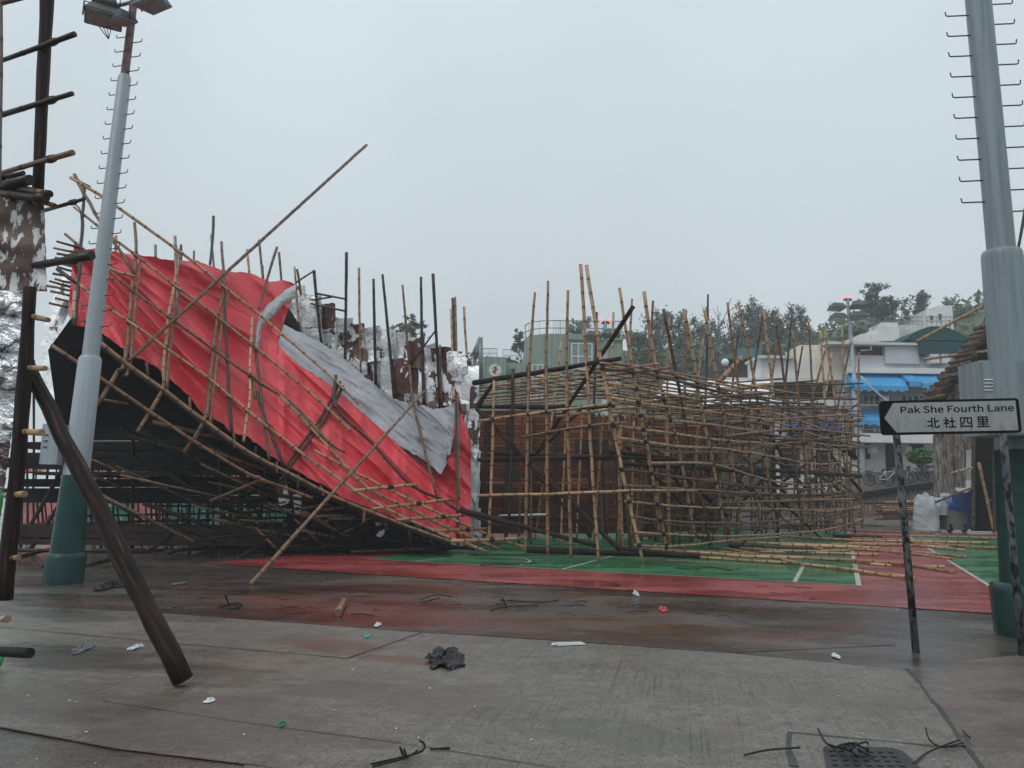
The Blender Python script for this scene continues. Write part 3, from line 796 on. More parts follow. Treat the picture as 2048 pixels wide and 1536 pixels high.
# ---- tarpaulin
def resample(poly, n):
    L = [0.0]
    for a, b in zip(poly, poly[1:]): L.append(L[-1] + math.hypot(b[0] - a[0], b[1] - a[1]))
    out = []
    for i in range(n):
        l = L[-1] * i / (n - 1); j = 0
        while j < len(L) - 2 and l > L[j + 1]: j += 1
        t = (l - L[j]) / max(1e-6, L[j + 1] - L[j])
        out.append((lerp(poly[j][0], poly[j + 1][0], t), lerp(poly[j][1], poly[j + 1][1], t)))
    return out
def pair_curve(segs, n):     # segs: list of (lower pt, upper pt)
    lo = []; hi = []
    tot = len(segs) - 1
    cum = [0.0]
    for (a, b), (c_, d_) in zip(segs, segs[1:]):
        cum.append(cum[-1] + max(math.hypot(c_[0] - a[0], c_[1] - a[1]), math.hypot(d_[0] - b[0], d_[1] - b[1]), 4))
    for i in range(n):
        l = cum[-1] * i / (n - 1); j = 0
        while j < tot - 1 and l > cum[j + 1]: j += 1
        t = (l - cum[j]) / (cum[j + 1] - cum[j])
        lo.append((lerp(segs[j][0][0], segs[j + 1][0][0], t), lerp(segs[j][0][1], segs[j + 1][0][1], t)))
        hi.append((lerp(segs[j][1][0], segs[j + 1][1][0], t), lerp(segs[j][1][1], segs[j + 1][1][1], t)))
    return lo, hi
RED = [((136,628),(148,487)), ((150,652),(165,499)), ((188,656),(199,497)), ((237,690),(250,506)), ((262,711),(300,513)), ((313,732),(345,521)), ((339,757),(387,520)), ((381,795),(420,531)), ((406,829),(451,543)),
       ((430,838),(500,545)), ((448,848),(540,562)), ((458,864),(566,561)), ((475,868),(592,568)), ((486,872),(590,584)), ((497,874),(560,612)), ((508,884),(541,630)), ((520,890),(562,650)), ((540,910),(556,690)), ((570,930),(596,728)),
       ((612,952),(632,752)), ((655,974),(667,774)), ((677,991),(706,808)), ((743,1018),(744,842)), ((792,1037),(800,892)), ((840,1050),(849,920)), ((868,1059),(881,947)), ((884,1068),(893,928)), ((892,1072),(902,900)), ((901,1078),(913,808)), ((922,1085),(928,840)), ((942,1089),(942,884))]
def nz(x, y, z=0.0): return noise.noise(Vector((x, y, z)))
def cloth(name, lo, hi, rows, dep, mat, parent, wr, wob_edge=3.0):
    n = len(lo); mb = MB(); vs = []; uv = []
    for i in range(n):
        for j in range(rows + 1):
            t = j / rows
            x = lerp(lo[i][0], hi[i][0], t); y = lerp(lo[i][1], hi[i][1], t)
            if j == 0: y += wob_edge * nz(i * .35, 1.7)
            if j == rows: y += wob_edge * nz(i * .35, 9.7)
            d = dep(x, y) + wr(x, y, t)
            p = P(x, y, d); vs.append(p); uv.append((p.x, p.z))
    fs = []; uvs = []
    for i in range(n - 1):
        for j in range(rows):
            a = i * (rows + 1) + j; q = (a, a + rows + 1, a + rows + 2, a + 1)
            fs.append(q); uvs.append([uv[k2] for k2 in q])
    mb.add(vs, fs, 0, uvs, True)
    return mb.build(name, mat, parent)
def ridge(v): return 1 - abs(v) * 2
def wr_red(x, y, t):
    # folds fan out from the tied upper corner and run down the slope
    u = (x * 0.72 + y * 0.69); v = (-x * 0.69 + y * 0.72)
    ang = math.atan2(y - 440, x - 110); rd = math.hypot(x - 110, y - 440)
    f1 = ridge(nz(ang * 7.5, rd / 420, 3.1)); f2 = ridge(nz(ang * 17, rd / 260, 7.7))
    g1 = ridge(nz(v / 48, u / 420, 3.1)); g2 = ridge(nz(v / 21, u / 220, 7.7))
    q = min(1, max(0, (x - 470) / 110))
    a = lerp(f1, g1, q) * 0.24 + lerp(f2, g2, q) * 0.06 + nz(v / 9, u / 90, 1.1) * 0.02
    w2 = ridge(nz(x / 24, y / 190, 5.5)) * 0.08 * (1 - abs(t - .5)) if x > 560 else 0.0
    sag = 0.2 * nz(x / 120, y / 120, 4.4)
    return 0.46 - a * 1.7 - w2 * 1.5 + sag
hidden_shade_roof()
tarp = thing('tarpaulin', G(900, 1100), 'crumpled red tarpaulin with grey underside folded over the collapsed roof', 'tarpaulin')
lo, hi = pair_curve(RED, 260)
red = cloth('red_side', lo, hi, 90, lambda x, y: S(x, y), 'tarp_red', tarp, wr_red)
GREY = [((555,690),(567,649)), ((576,712),(600,665)), ((596,728),(640,683)), ((632,752),(680,713)), ((667,774),(727,751)), ((706,808),(760,778)), ((744,842),(789,798)), ((772,868),(829,808)), ((800,892),(850,812)), ((849,920),(866,818)), ((868,936),(880,817)), ((881,948),(890,815)), ((893,930),(900,812)), ((880,909),(906,810)), ((900,911),(910,808)), ((907,880),(913,808))]
lo, hi = pair_curve(GREY, 150)
def wr_grey(x, y, t):
    big = max(0.0, (x - 640) / 260)
    u = (x * 0.75 + y * 0.66); v = (-x * 0.66 + y * 0.75)
    a = ridge(nz(v / 26, u / 170, 8.8)) * (0.08 + 0.13 * big) + ridge(nz(v / 11, u / 60, 2.8)) * (0.03 + .07 * big)
    return 0.16 - a + 0.06 * nz(x / 60, y / 60, 6.1)
cloth('grey_fold', lo, hi, 60, lambda x, y: S(x, y), 'tarp_grey', tarp, wr_grey)
BAND = [((590,596),(592,569)), ((570,606),(580,574)), ((548,632),(556,592)), ((535,640),(538,606)), ((524,655),(520,628)), ((520,676),(511,655)), ((516,705),(508,690)), ((510,700),(505,694))]
lo, hi = pair_curve(BAND, 60)
cloth('grey_fold', lo, hi, 14, lambda x, y: S(x, y), 'tarp_grey', tarp, lambda x, y, t: -0.02 - 0.12 * math.sin(t * math.pi) + .05 * nz(x / 8, y / 8))

# long loose poles leaning on the wreck
def straight(a, da, b, db, n=6):
    out = []
    for i in range(n + 1):
        t = i / n
        out.append(P(lerp(a[0], b[0], t), lerp(a[1], b[1], t), 1 / lerp(1 / da, 1 / db, t)))
    return out
def loose(name, pts, r, mat, label, cat, group=None, **kw):
    o = bamboo(name, pts, r, mat, None, loc=Vector(pts[0]), **kw)
    return tag(o, label, cat, group)
loose('bamboo_pole', straight((256,723), 16.6, (733,290), 26), 0.05, 'bamboo_brown', 'longest bamboo pole jutting up from the red tarpaulin into the open sky', 'bamboo pole', wob=0.004)
kd = G(499, 1171).y
loose('bamboo_pole', straight((499,1171), kd, (852,779), 21.2), 0.04, 'bamboo_brown', 'slim bamboo pole propped from the wet ground up across the red tarpaulin', 'bamboo pole', wob=0.004)

# ---- silver sheet metal wall
TOP = [(545,590),(560,572),(599,575),(629,585),(655,622),(687,632),(697,649),(751,659),(805,673),(839,683),(873,697),(941,713),(958,768)]
wall = thing('sheet_metal_wall', Vector((-2.5, 23, 0)), 'torn silver and rust sheet metal wall standing behind the grey tarpaulin', 'wall')
def wd(x): return 24.0 - 2.3 * (x - 545) / 410
cols = [545, 575, 606, 640, 668, 697, 726, 755, 785, 812, 840, 868, 897, 925, 952]
for i in range(len(cols) - 1):
    x0, x1 = cols[i] - 5, cols[i + 1] + 6
    yt = (interp(TOP, x0) + interp(TOP, x1)) / 2 + R.uniform(-3, 4)
    y = yt; row = 0
    bot = min(interp(YL, (x0 + x1) / 2), 1062)
    while y < bot - 10:
        h = R.uniform(50, 62); y1 = min(y + h, bot + 5)
        mb = MB(); vs = []; uv = []; nx, ny = 5, 6
        jx = [R.uniform(-4, 4) for _ in range(4)]; cu = R.uniform(-.12, .12); cv = R.uniform(-.1, .1); dd = R.uniform(-.06, .06) - 0.045 * row; uo = R.uniform(0, 40)
        rag = [R.uniform(-3, 3) for _ in range(nx + 1)]
        for a in range(nx + 1):
            for b in range(ny + 1):
                s_, t_ = a / nx, b / ny
                x = lerp(lerp(x0 + jx[0], x0 + jx[1], t_), lerp(x1 + jx[2], x1 + jx[3], t_), s_); yy = lerp(y - 4, y1 + 4, t_)
                if b == 0: yy += rag[a]
                if b == ny: yy -= rag[-a] * .6
                d = wd(x) + dd + cu * math.sin(s_ * 3.1) + cv * math.sin(t_ * 3.1) + 0.05 * nz(x / 9, yy / 9, i)
                if t_ > .9: d -= .05
                p = P(x, yy, d); vs.append(p); uv.append((p.x + uo, p.z))
        fs = []; uvs = []
        for a in range(nx):
            for b in range(ny):
                q = (a * (ny + 1) + b, a * (ny + 1) + b + 1, (a + 1) * (ny + 1) + b + 1, (a + 1) * (ny + 1) + b)
                fs.append(q); uvs.append([uv[z] for z in q])
        mb.add(vs, fs, 0, uvs, True)
        brown = (8 <= i <= 11 and row <= 2 and (i * 2 + row) % 5 > 1) or (i, row) in ((3, 0), (12, 1))
        mb.build('metal_sheet', 'brown_sheet' if brown else 'silver_sheet', wall)
        y = y1; row += 1
# ragged vertical strip of sheets along its right edge
for i in range(7):
    y0 = 770 + i * 43; mb = MB()
    a = [(938 + R.uniform(-3, 3), y0), (957 + R.uniform(-5, 3), y0 + R.uniform(-4, 6)), (958 + R.uniform(-8, 2), y0 + 22), (955 + R.uniform(-6, 3), y0 + 46), (940 + R.uniform(-4, 4), y0 + 48)]
    mb2 = panel('metal_sheet', a, lambda x, y: 21.5 + R.uniform(-.05, .05), 0.02, 'silver_sheet', wall)
panel('backing_sheet', [(x, y + 9) for x, y in TOP[1:]] + [(952, 1050), (900, 1060), (742, 990), (600, 905)], lambda x, y: wd(x) + .3, .02, 'silver_sheet', wall)
WALL_POLES = [((693,505),(692,600),(690,717),'bamboo_dark'),((718,536),(719,640),(722,744),'bamboo_tan'),((747,558),(749,660),(752,772),'bamboo_dark'),((765,549),(776,660),(789,800),'bamboo_dark'),
 ((805,570),(812,650),(819,735),'bamboo_brown'),((842,554),(844,680),(848,812),'bamboo_dark'),((866,548),(872,660),(880,815),'bamboo_dark'),((928,614),(930,660),(934,715),'bamboo_tan'),
 ((628,541),(634,610),(643,688),'bamboo_dark'),((589,534),(594,600),(599,660),'bamboo_tan'),((572,595),(577,620),(582,650),'bamboo_brown'),((594,539),(598,560),(602,590),'bamboo_brown'),((880,690),(881,760),(884,815),'bamboo_brown')]
for a, b, c_, mt in WALL_POLES:
    bamboo('bamboo_pole', [P(x, y, wd(x) - .22) for x, y in (a, b, c_)], 0.05 if mt == 'bamboo_dark' else .04, mt, wall, wob=.004)
for a, b in (((592,565),(629,541)), ((633,587),(690,598)), ((621,600),(668,593)), ((621,607),(690,622)), ((819,733),(871,661))):
    bamboo('bamboo_pole', [P(*a, wd(a[0]) - .3), P(*b, wd(b[0]) - .3)], 0.032, R.choice(['bamboo_dark', 'bamboo_brown']), wall)

# ------------------------------------------------------------------ right: collapsed bamboo screen
FD = [(950, 19.8), (1090, 18.9), (1200, 18.2), (1290, 18.2), (1420, 21.5), (1550, 25.5), (1730, 30.5)]
def Fd(x): return interp(FD, x)
V = [
 [(988,760),(985,900),(977,1102)], [(1070,585),(1058,750),(1051,1108)], [(1096,562),(1093,750),(1096,1111)], [(1136,581),(1133,750),(1137,918),(1142,1116)],
 [(1161,529),(1173,721),(1183,918),(1197,1122)], [(1173,531),(1202,721),(1208,750),(1239,918),(1286,1125)], [(1239,576),(1264,734),(1298,918),(1334,1105)],
 [(1288,583),(1312,737),(1357,900),(1392,1085)], [(1327,618),(1347,717),(1384,910),(1421,1095)], [(1367,618),(1383,695),(1405,829),(1425,926),(1446,1040)],
 [(1409,621),(1435,769),(1453,870),(1465,936),(1485,1064)], [(1455,605),(1475,762),(1491,852),(1503,936),(1522,1061)], [(1477,606),(1509,762),(1525,897),(1535,949),(1550,1061)],
 [(1527,619),(1542,751),(1547,798)], [(1550,633),(1569,762),(1577,819),(1593,962),(1606,1058)], [(1586,661),(1597,800),(1603,858),(1614,962),(1630,1058)],
 [(1617,642),(1627,805),(1642,962),(1653,1053)], [(1641,660),(1650,807),(1662,962),(1672,1053)], [(1650,659),(1671,809),(1675,858),(1688,1040)],
 [(1684,657),(1688,780),(1695,936),(1707,1056)], [(1718,704),(1717,780),(1717,936),(1726,1056)], [(1026,738),(1024,880),(1018,1044)],
]
VB = [ # posts of the far side, leaning the other way
 [(1339,632),(1335,763)], [(1372,620),(1370,751)], [(1416,589),(1412,762)], [(1407,675),(1397,751)], [(1477,655),(1465,771)], [(1527,619),(1505,767)], [(1556,668),(1540,785)],
 [(1584,630),(1572,751)], [(1605,692),(1594,762)], [(1650,702),(1629,780)], [(1664,704),(1650,803)], [(1702,686),(1686,762)], [(1193,625),(1189,760)], [(1227,625),(1224,716)], [(1264,598),(1257,726)], [(1306,602),(1300,722)], [(1123,681),(1117,730)],
]
H = [
 [(1199,726),(1300,737),(1439,776),(1552,798),(1668,818),(1722,822)], [(1205,737),(1300,749),(1457,787),(1525,798),(1592,825),(1659,843),(1722,841)],
 [(1215,765),(1300,782),(1390,798),(1502,818),(1570,832),(1659,861),(1722,872)], [(1220,795),(1300,809),(1446,827),(1547,843),(1637,872),(1716,890)],
 [(1222,822),(1350,841),(1449,853),(1558,871),(1636,887),(1722,895)], [(1225,851),(1350,868),(1454,881),(1558,889),(1662,900),(1722,892)],
 [(1236,876),(1350,892),(1449,898),(1545,913),(1636,928),(1722,920)], [(1300,926),(1423,928),(1506,952),(1571,966),(1644,970),(1722,949)],
 [(1243,938),(1350,953),(1454,967),(1558,977),(1650,978)], [(1253,971),(1379,979),(1532,987),(1636,988),(1722,978)],
 [(956,991),(1100,988),(1190,984),(1300,981),(1400,981),(1480,1004)][:5], [(1250,1002),(1350,1012),(1454,1016),(1558,1018),(1662,1022),(1728,1012)],
 [(1267,1034),(1350,1043),(1467,1046),(1584,1039),(1675,1027),(1728,1012)], [(1276,1065),(1350,1069),(1454,1072),(1558,1068),(1636,1061),(1688,1051),(1730,1036)],
 [(1270,1090),(1350,1092),(1480,1079),(1558,1074)], [(956,842),(1116,820),(1217,809),(1340,799)], [(1043,874),(1172,852),(1256,845)],
 [(1480,1004),(1600,1000),(1700,990)], [(1450,872),(1600,858),(1740,872)], [(1500,893),(1650,880),(1722,884)],
]
screen = thing('collapsed_scaffold', Vector((3, 19, 0)), 'sagging lattice of tan bamboo poles collapsed over the green court', 'bamboo scaffold')
for i, pl in enumerate(V):
    ties = crossings(pl, H, lambda x, y: Fd(x) - 0.05)
    mt = 'bamboo_dark' if i == 21 else ('bamboo_tan' if R.random() < .8 else 'bamboo_brown')
    bamboo('bamboo_post', [P(x, y, Fd(x)) for x, y in pl], R.uniform(.041, .047), mt, screen, ties, wob=.008)
for i, pl in enumerate(H):
    ties = crossings(pl, V, lambda x, y: Fd(x) - 0.1) if i % 2 else ()
    bamboo('cross_rail', [P(x, y, Fd(x) - 0.10) for x, y in pl], R.uniform(.033, .04), 'bamboo_tan' if R.random() < .8 else 'bamboo_brown', screen, ties, wob=.008)
    if i < 18 and i % 3 == 0:
        q_ = R.uniform(5, 13); k0 = R.randint(0, 1)
        bamboo('cross_rail', [P(x + R.uniform(-6, 6), y + q_ + R.uniform(-2.5, 2.5), Fd(x) + .06) for x, y in (pl[k0:] if len(pl) > 3 else pl)], R.uniform(.026, .034), R.choice(['bamboo_tan', 'bamboo_brown']), screen, (), wob=.01)
for i, pl in enumerate(VB):
    (x0, y0), (x1, y1) = pl; d = Fd(x0) + R.uniform(1.8, 4.5); sl = (x1 - x0) / (y1 - y0)
    yb = y1 + R.uniform(90, 150)
    bamboo('bamboo_pole', [P(x0, y0, d), P(x0 + sl * (yb - y0), yb, d - .5)], R.uniform(.038, .046), R.choice(['bamboo_tan', 'bamboo_brown', 'bamboo_dark']), screen)
# heavy timber in the screen
TIMBER = [((947,766),20.2,(1242,717),17.9,.075),((1267,612),17.7,(1071,910),19.5,.07),((953,817),20,(1063,929),19.2,.075),((1063,929),19.1,(1242,1102),18.3,.075),((955,812),20.1,(986,768),20,.07),
 ((956,813),20.6,(1140,815),20.2,.08),((1100,819),20.4,(1230,812),20.3,.07),((956,920),20.4,(1226,914),19.6,.075),((987,906),20.2,(1354,920),20.2,.06),((1217,903),19.6,(1360,918),20.6,.06),
 ((920,1020),19.6,(1196,1092),18.6,.07),((1054,1099),19.2,(1400,1112),18.4,.085),((1240,927),20.5,(1510,942),24.5,.09),((1350,928),22.3,(1722,952),30.2,.10),((1300,920),21.5,(1560,955),27,.08),((1245,1098),18.4,(1385,1112),18.2,.07),
 ((1071,910),20.5,(1160,820),21.5,.06),((1067,943),20,(1180,1072),20.2,.05),((1230,870),21,(1400,1045),22.5,.06),((1430,1000),23,(1540,900),27,.06),((1460,1110),23,(1640,950),30,.055),((1400,1030),21.6,(1620,830),29,.05),((1600,895),27,(1725,800),30.5,.05),
 ((1545,985),25.6,(1650,1085),29,.06),((1475,960),24.5,(1600,1065),27.5,.05)]
for a, da, b, db, r_ in TIMBER:
    bamboo('timber_brace', straight(a, da, b, db), r_ * (.8 if a[0] > 1225 else 1), 'fir_pole', screen, wob=.01, taper=.3)
# posts and rails of the far side, seen through the front
nb = 0
for i in range(32):
    x = 1030 + (i * 34 if i < 6 else 204 + (i - 6) * 18) + R.uniform(-6, 6); d = Fd(x) + R.uniform(3, 8)
    yt = R.uniform(808, 850); base = P(x + R.uniform(-30, 12), 1070, d); base.z = R.uniform(0.0, .15)
    bamboo('bamboo_pole', [base, P(x + R.uniform(-6, 14), yt, d)], R.uniform(.028, .038), R.choice(['bamboo_tan', 'bamboo_brown', 'bamboo_brown']), screen)
    nb += 1
rest = MB()
for i in range(75):      # the tangle further in
    x0 = R.uniform(1260, 1640); L_ = R.uniform(90, 330); y = R.choice([R.uniform(790, 850), R.uniform(840, 930), R.uniform(960, 1075)])
    d = Fd(x0) + R.uniform(1.2, 9); sl = R.uniform(-.08, .09)
    pts = smooth_pts([P(x0, y, d), P(x0 + L_ * .5, y + sl * L_ * .5 + R.uniform(-4, 5), d + R.uniform(.5, 2)), P(min(x0 + L_, 1722), y + sl * L_, d + R.uniform(1, 4))])
    rest.tube(pts, R.uniform(.024, .036), 7, R.choice([0, 0, 1, 1, 2]), node=.36)
for i in range(64):
    x = R.uniform(1200, 1705); d = Fd(x) + R.uniform(1.5, 9); b = P(x + R.uniform(-25, 25), 1060, d); b.z = R.uniform(0, .3)
    rest.tube([b, P(x, R.uniform(800, 930), d)], R.uniform(.03, .05), 7, R.choice([0, 1, 1, 2]), node=.36)
for i in range(18):
    x = R.uniform(1260, 1660); d = Fd(x) + R.uniform(2, 8); a = P(x, R.uniform(830, 950), d)
    rest.tube([a, a + Vector((R.choice([-1, 1]) * R.uniform(1, 2.2), R.uniform(-1, 1), -R.uniform(1, 1.8)))], R.uniform(.045, .07), 7, 3)
o = rest.build('tangled_poles', ['bamboo_tan', 'bamboo_brown', 'bamboo_dark', 'fir_pole'], screen); o['kind'] = 'stuff'
# flat lattice of the fallen roof
roof = thing('roof_lattice', Vector((3, 22, 4.5)), 'flat crisscross lattice of bamboo over the brown plank wall', 'bamboo lattice')
def at_h(x, y, z): return G(x, y, z)
for i, y in enumerate((776, 783, 790, 797, 803, 808, 812)):
    x1 = 1290 + R.uniform(-60, 70); y1 = y - (x1 - 957) * (0.135 - i * .011)
    z = 4.45 + R.uniform(-.05, .05)
    bamboo('bamboo_pole', [at_h(957 + R.uniform(-3, 8), y, z), at_h(x1, y1, z)], .03, R.choice(['bamboo_tan', 'bamboo_tan', 'bamboo_brown']), roof)
for i in range(11):
    x0 = 962 + i * 27; y0 = interp([(950, 768), (1240, 720), (1300, 742)], x0) + 4 + R.uniform(0, 3); x1 = x0 + R.uniform(260, 420); sl = interp([(950, .10), (1240, .17)], x0)
    z = 4.55 + R.uniform(-.04, .04)
    y1 = min(y0 + (x1 - x0) * sl, 835)
    bamboo('bamboo_pole', [at_h(x0, y0, z), at_h(x1, y1, z + .1)], .03, R.choice(['bamboo_tan', 'bamboo_tan', 'bamboo_brown']), roof)
for i in range(24):
    x0 = R.uniform(1230, 1520); y = 770 + R.uniform(0, 66); z = R.uniform(4.2, 4.9)
    if x0 < 1300: y = max(y, 780)
    x1 = x0 + R.uniform(120, 240); sl = R.uniform(-.09, .06)
    a = P(x0, y, R.uniform(24, 31)); b = P(x1, y + sl * (x1 - x0), a.y + R.uniform(-1.5, 2.5))
    bamboo('bamboo_pole', [a, b], .034, R.choice(['bamboo_tan', 'bamboo_tan', 'bamboo_brown', 'bamboo_dark']), roof)
for a, b in (((1432,770),(1486,714)), ((1440,780),(1530,770))):
    bamboo('split_bamboo', [P(*a, 24), P(*b, 24)], .09, 'bamboo_orange' if 'bamboo_orange' in MATS else 'bamboo_tan', roof)

# brown plank wall behind the screen
pw = thing('plank_wall', P(1120, 1060, 28), 'wall of wet reddish brown planks behind the bamboo screen', 'wall')
def pwall(x0, x1, y0, y1, d, name='plank_panel'):
    a = P(x0, y1, d); b = P(x1, y0, d); mb = MB(); mb.box(a.x, d, max(0, a.z), b.x, d + .06, b.z); return mb.build(name, 'plank_wood', pw)
pwall(940, 1060, 822, 1066, 27.6); pwall(1060.8, 1180, 826, 1066, 27.7); pwall(1180.8, 1300, 832, 1066, 27.6); pwall(1300.8, 1430, 838, 1062, 28.2)
for x in (968, 1012, 1060, 1108, 1180, 1240, 1300):
    p = P(x, 1066, 27.5); mb = MB(); t_ = P(x, 826, 27.5); mb.box(p.x - .06, 27.42, 0, p.x + .06, 27.58, t_.z); mb.build('batten', 'brown_board', pw)
for x0, y0, x1, y1, mt in ((1008,939,1040,960,'doorway_dark'), (1150,880,1250,905,'doorway_dark')):
    a = P(x0, y1, 27.55); b = P(x1, y0, 27.55); mb = MB(); mb.box(a.x, 27.53, a.z, b.x, 27.59, b.z); mb.build('opening', mt, pw)
a = P(998, 1031, 26); b = P(1092, 1029, 26)
bamboo('pipe', [a, b], .035, 'white_plastic', pw, wob=0)

# loose poles lying on the court
LOOSE = [
 ([(1240,1109),(1407,1115),(1610,1129),(1777,1150),(1830,1157)], 'nearest loose bamboo pole, lying across the corner line of the court'),
 ([(1428,1092),(1520,1110),(1605,1128)], 'short loose bamboo pole slanting across the other fallen poles on green'),
 ([(1350,1101),(1449,1105),(1610,1116),(1780,1126),(1910,1145)], None), ([(1519,1103),(1756,1109)], None), ([(1636,1117),(1780,1131),(1888,1133)], None),
 ([(1558,1085),(1702,1092),(1780,1100),(1934,1114)], None), ([(1564,1072),(1780,1087),(1932,1100)], None), ([(1580,1087),(1647,1099)], None), ([(1704,1098),(1780,1103),(1906,1118)], None),
 ([(1690,1098),(1775,1100)], None), ([(1775,1083),(2000,1096)], None), ([(1702,1080),(1976,1086)], None), ([(1680,1060),(1871,1066)], None), ([(1689,1068),(2000,1076)], None), ([(1701,1076),(1975,1086)], None), ([(1697,1086),(2001,1097)], None),
 ([(1480,1096),(1600,1102),(1700,1101)], None), ([(1300,1098),(1500,1112),(1640,1117)], None), ([(1250,1104),(1420,1107),(1560,1112)], None), ([(1600,1075),(1760,1082)], None), ([(1560,1090),(1760,1096)], None), ([(1200,1101),(1330,1104)], None), ([(1660,1088),(1840,1091)], None),
 ([(1440,1082),(1620,1090),(1720,1094)], None),
]
for i, (pl, lb) in enumerate(LOOSE):
    r_ = R.uniform(.036, .046); z = r_ + .02 + .05 * (i % 3)
    pts = [G(x, y, z) for x, y in pl]
    loose('bamboo_pole', pts, r_, 'bamboo_tan', lb or 'loose bamboo pole lying in the fan of fallen poles on the court', 'bamboo pole', 'loose bamboo poles fanned out on the court', wob=.004)
loose('timber_log', [G(1460, 1092, .09), G(1540, 1098, .09), G(1625, 1103, .09)], .075, 'fir_pole', 'dark round timber lying among the fallen tan bamboo poles', 'log')
loose('timber_log', [G(1668, 1072, .09), G(1720, 1075, .09), G(1762, 1074, .1)], .08, 'fir_pole', 'blackened short timber lying at the far end of the fallen poles', 'log')

# ------------------------------------------------------------------ leaning log
_a = G(366, 1362, .05)
loose('timber_log', straight((366, 1360), _a.y, (43, 704), 7.1), .088, 'fir_pole', 'thick charred timber log leaning from the concrete up to the left structure', 'log', wob=.012, taper=.25)

# ------------------------------------------------------------------ flood masts
def ring_pts(c, r, n): return [c + Vector((r * math.cos(2 * math.pi * i / n), r * math.sin(2 * math.pi * i / n), 0)) for i in range(n)]
def lathe(name, parent, prof, mat, axis0, lean, n=14):
    # prof: list of (z, r); axis0 base point; lean: xy drift per metre
    mb = MB(); vs = []; fs = []
    for z, r in prof: vs += ring_pts(Vector((axis0.x + lean[0] * z, axis0.y + lean[1] * z, axis0.z + z)), r, n)
    for a in range(len(prof) - 1):
        for i in range(n):
            i2 = (i + 1) % n; fs.append((a * n + i, a * n + i2, (a + 1) * n + i2, (a + 1) * n + i))
    mb.add(vs, fs, 0, None, True)
    mb.add(vs[:n], [tuple(reversed(range(n)))]); mb.add(vs[-n:], [tuple(range(n))])
    return mb.build(name, mat, parent)
def rungs(parent, base, lean, z0, z1, step, r_of, length, off, dirv):
    z = z0; s_ = 1
    dirv = Vector(dirv).normalized()
    while z < z1:
        c = base + Vector((lean[0] * z, lean[1] * z, z)); a = c + dirv * s_ * (r_of(z) - .01); b = c + dirv * s_ * (r_of(z) + length)
        mb = MB(); mb.tube([a, b, b + dirv * s_ * .02 + Vector((0, 0, .012)), b + dirv * s_ * .025 + Vector((0, 0, .06))], .0095, 6)
        mb.build('step_rung', 'rung_steel', parent)
        s_ = -s_; z += step
def floodlight(parent, c, yaw, tilt, sz=(.62, .5, .22)):
    rot = Matrix.Rotation(yaw, 3, 'Z') @ Matrix.Rotation(tilt, 3, 'X')
    hx, hy, hz = sz
    def T(x, y, z): return c + rot @ Vector((x, y, z))
    mb = MB()
    mb.hexa([T(-hx / 2, -hy / 2, 0), T(hx / 2, -hy / 2, 0), T(hx / 2, hy / 2, 0), T(-hx / 2, hy / 2, 0), T(-hx * .34, -hy * .36, hz), T(hx * .34, -hy * .36, hz), T(hx * .34, hy * .36, hz), T(-hx * .34, hy * .36, hz)])
    mb.tube([T(-hx / 2 - .02, 0, -.02), T(-hx / 2 - .02, 0, hz + .1), T(hx / 2 + .02, 0, hz + .1), T(hx / 2 + .02, 0, -.02)], .015, 5)
    f = mb.build('floodlight', 'lamp_housing', parent)
    mb = MB(); mb.hexa([T(-hx * .46, -hy * .46, -.02), T(hx * .46, -hy * .46, -.02), T(hx * .46, hy * .46, -.02), T(-hx * .46, hy * .46, -.02), T(-hx * .46, -hy * .46, -.003), T(hx * .46, -hy * .46, -.003), T(hx * .46, hy * .46, -.003), T(-hx * .46, hy * .46, -.003)])
    g_ = mb.build('lamp_glass', 'lamp_glass', f)
    return f

# near left mast
B = G(126, 1166); d0 = B.y; 
ml = thing('flood_mast', B, 'tall grey floodlight mast on a green base before the red tarpaulin', 'light mast')
def zof(x, y): return P(x, y, d0).z
top = P(236, 20, d0); lean = ((top.x - B.x) / top.z * 1.0, 0.0)
lean = ((P(186, 600, d0).x - P(137, 1000, d0).x) / (zof(186, 600) - zof(137, 1000)), 0)
wpx = lambda px: px / F_PX * d0 / 2
zb1, zb2, zs1, zs2, zs3 = zof(125, 1104), zof(135, 950), zof(160, 712), zof(210, 150), zof(232, 40)
lathe('base', ml, [(0, wpx(74)), (zb1 - .1, wpx(76)), (zb1 - .03, wpx(72)), (zb1, wpx(62))], 'mast_green', B, lean, 8)
lathe('lower_shaft', ml, [(zb1, wpx(60)), (zb2, wpx(50))], 'mast_green', B, lean)
lathe('sleeve', ml, [(zb2, wpx(48)), (zs1 - .06, wpx(43)), (zs1, wpx(36))], 'mast_grey', B, lean)
lathe('shaft', ml, [(zs1, wpx(32)), (zs1 + 2.2, wpx(29)), (zs2 - .06, wpx(26)), (zs2, wpx(21))], 'mast_grey', B, lean)
lathe('upper_shaft', ml, [(zs2, wpx(17)), (zs3 + .6, wpx(15))], 'mast_rust', B, lean)
rungs(ml, B, lean, zof(170, 655), zof(226, 70), .138, lambda z: wpx(lerp(31, 17, (z - zs1) / (zs3 - zs1))), .15, 0, (1, -.1, 0.1))
bx = thing  # alias kept simple
mb = MB(); a = P(91, 929, d0 - .1); b = P(132, 850, d0 - .1); mb.box(a.x, d0 - .28, a.z, b.x, d0 + .02, b.z); cb = mb.build('control_box', 'mast_grey', ml)
for zz in (.3, .45, .6):
    mb = MB(); zc = lerp(a.z, b.z, zz + .1); mb.box(lerp(a.x, b.x, .15), d0 - .29, zc, lerp(a.x, b.x, .38), d0 - .281, zc + .03); mb.build('louvre', 'lamp_housing', cb)
AX = B + Vector((lean[0] * zs3, 0, zs3))
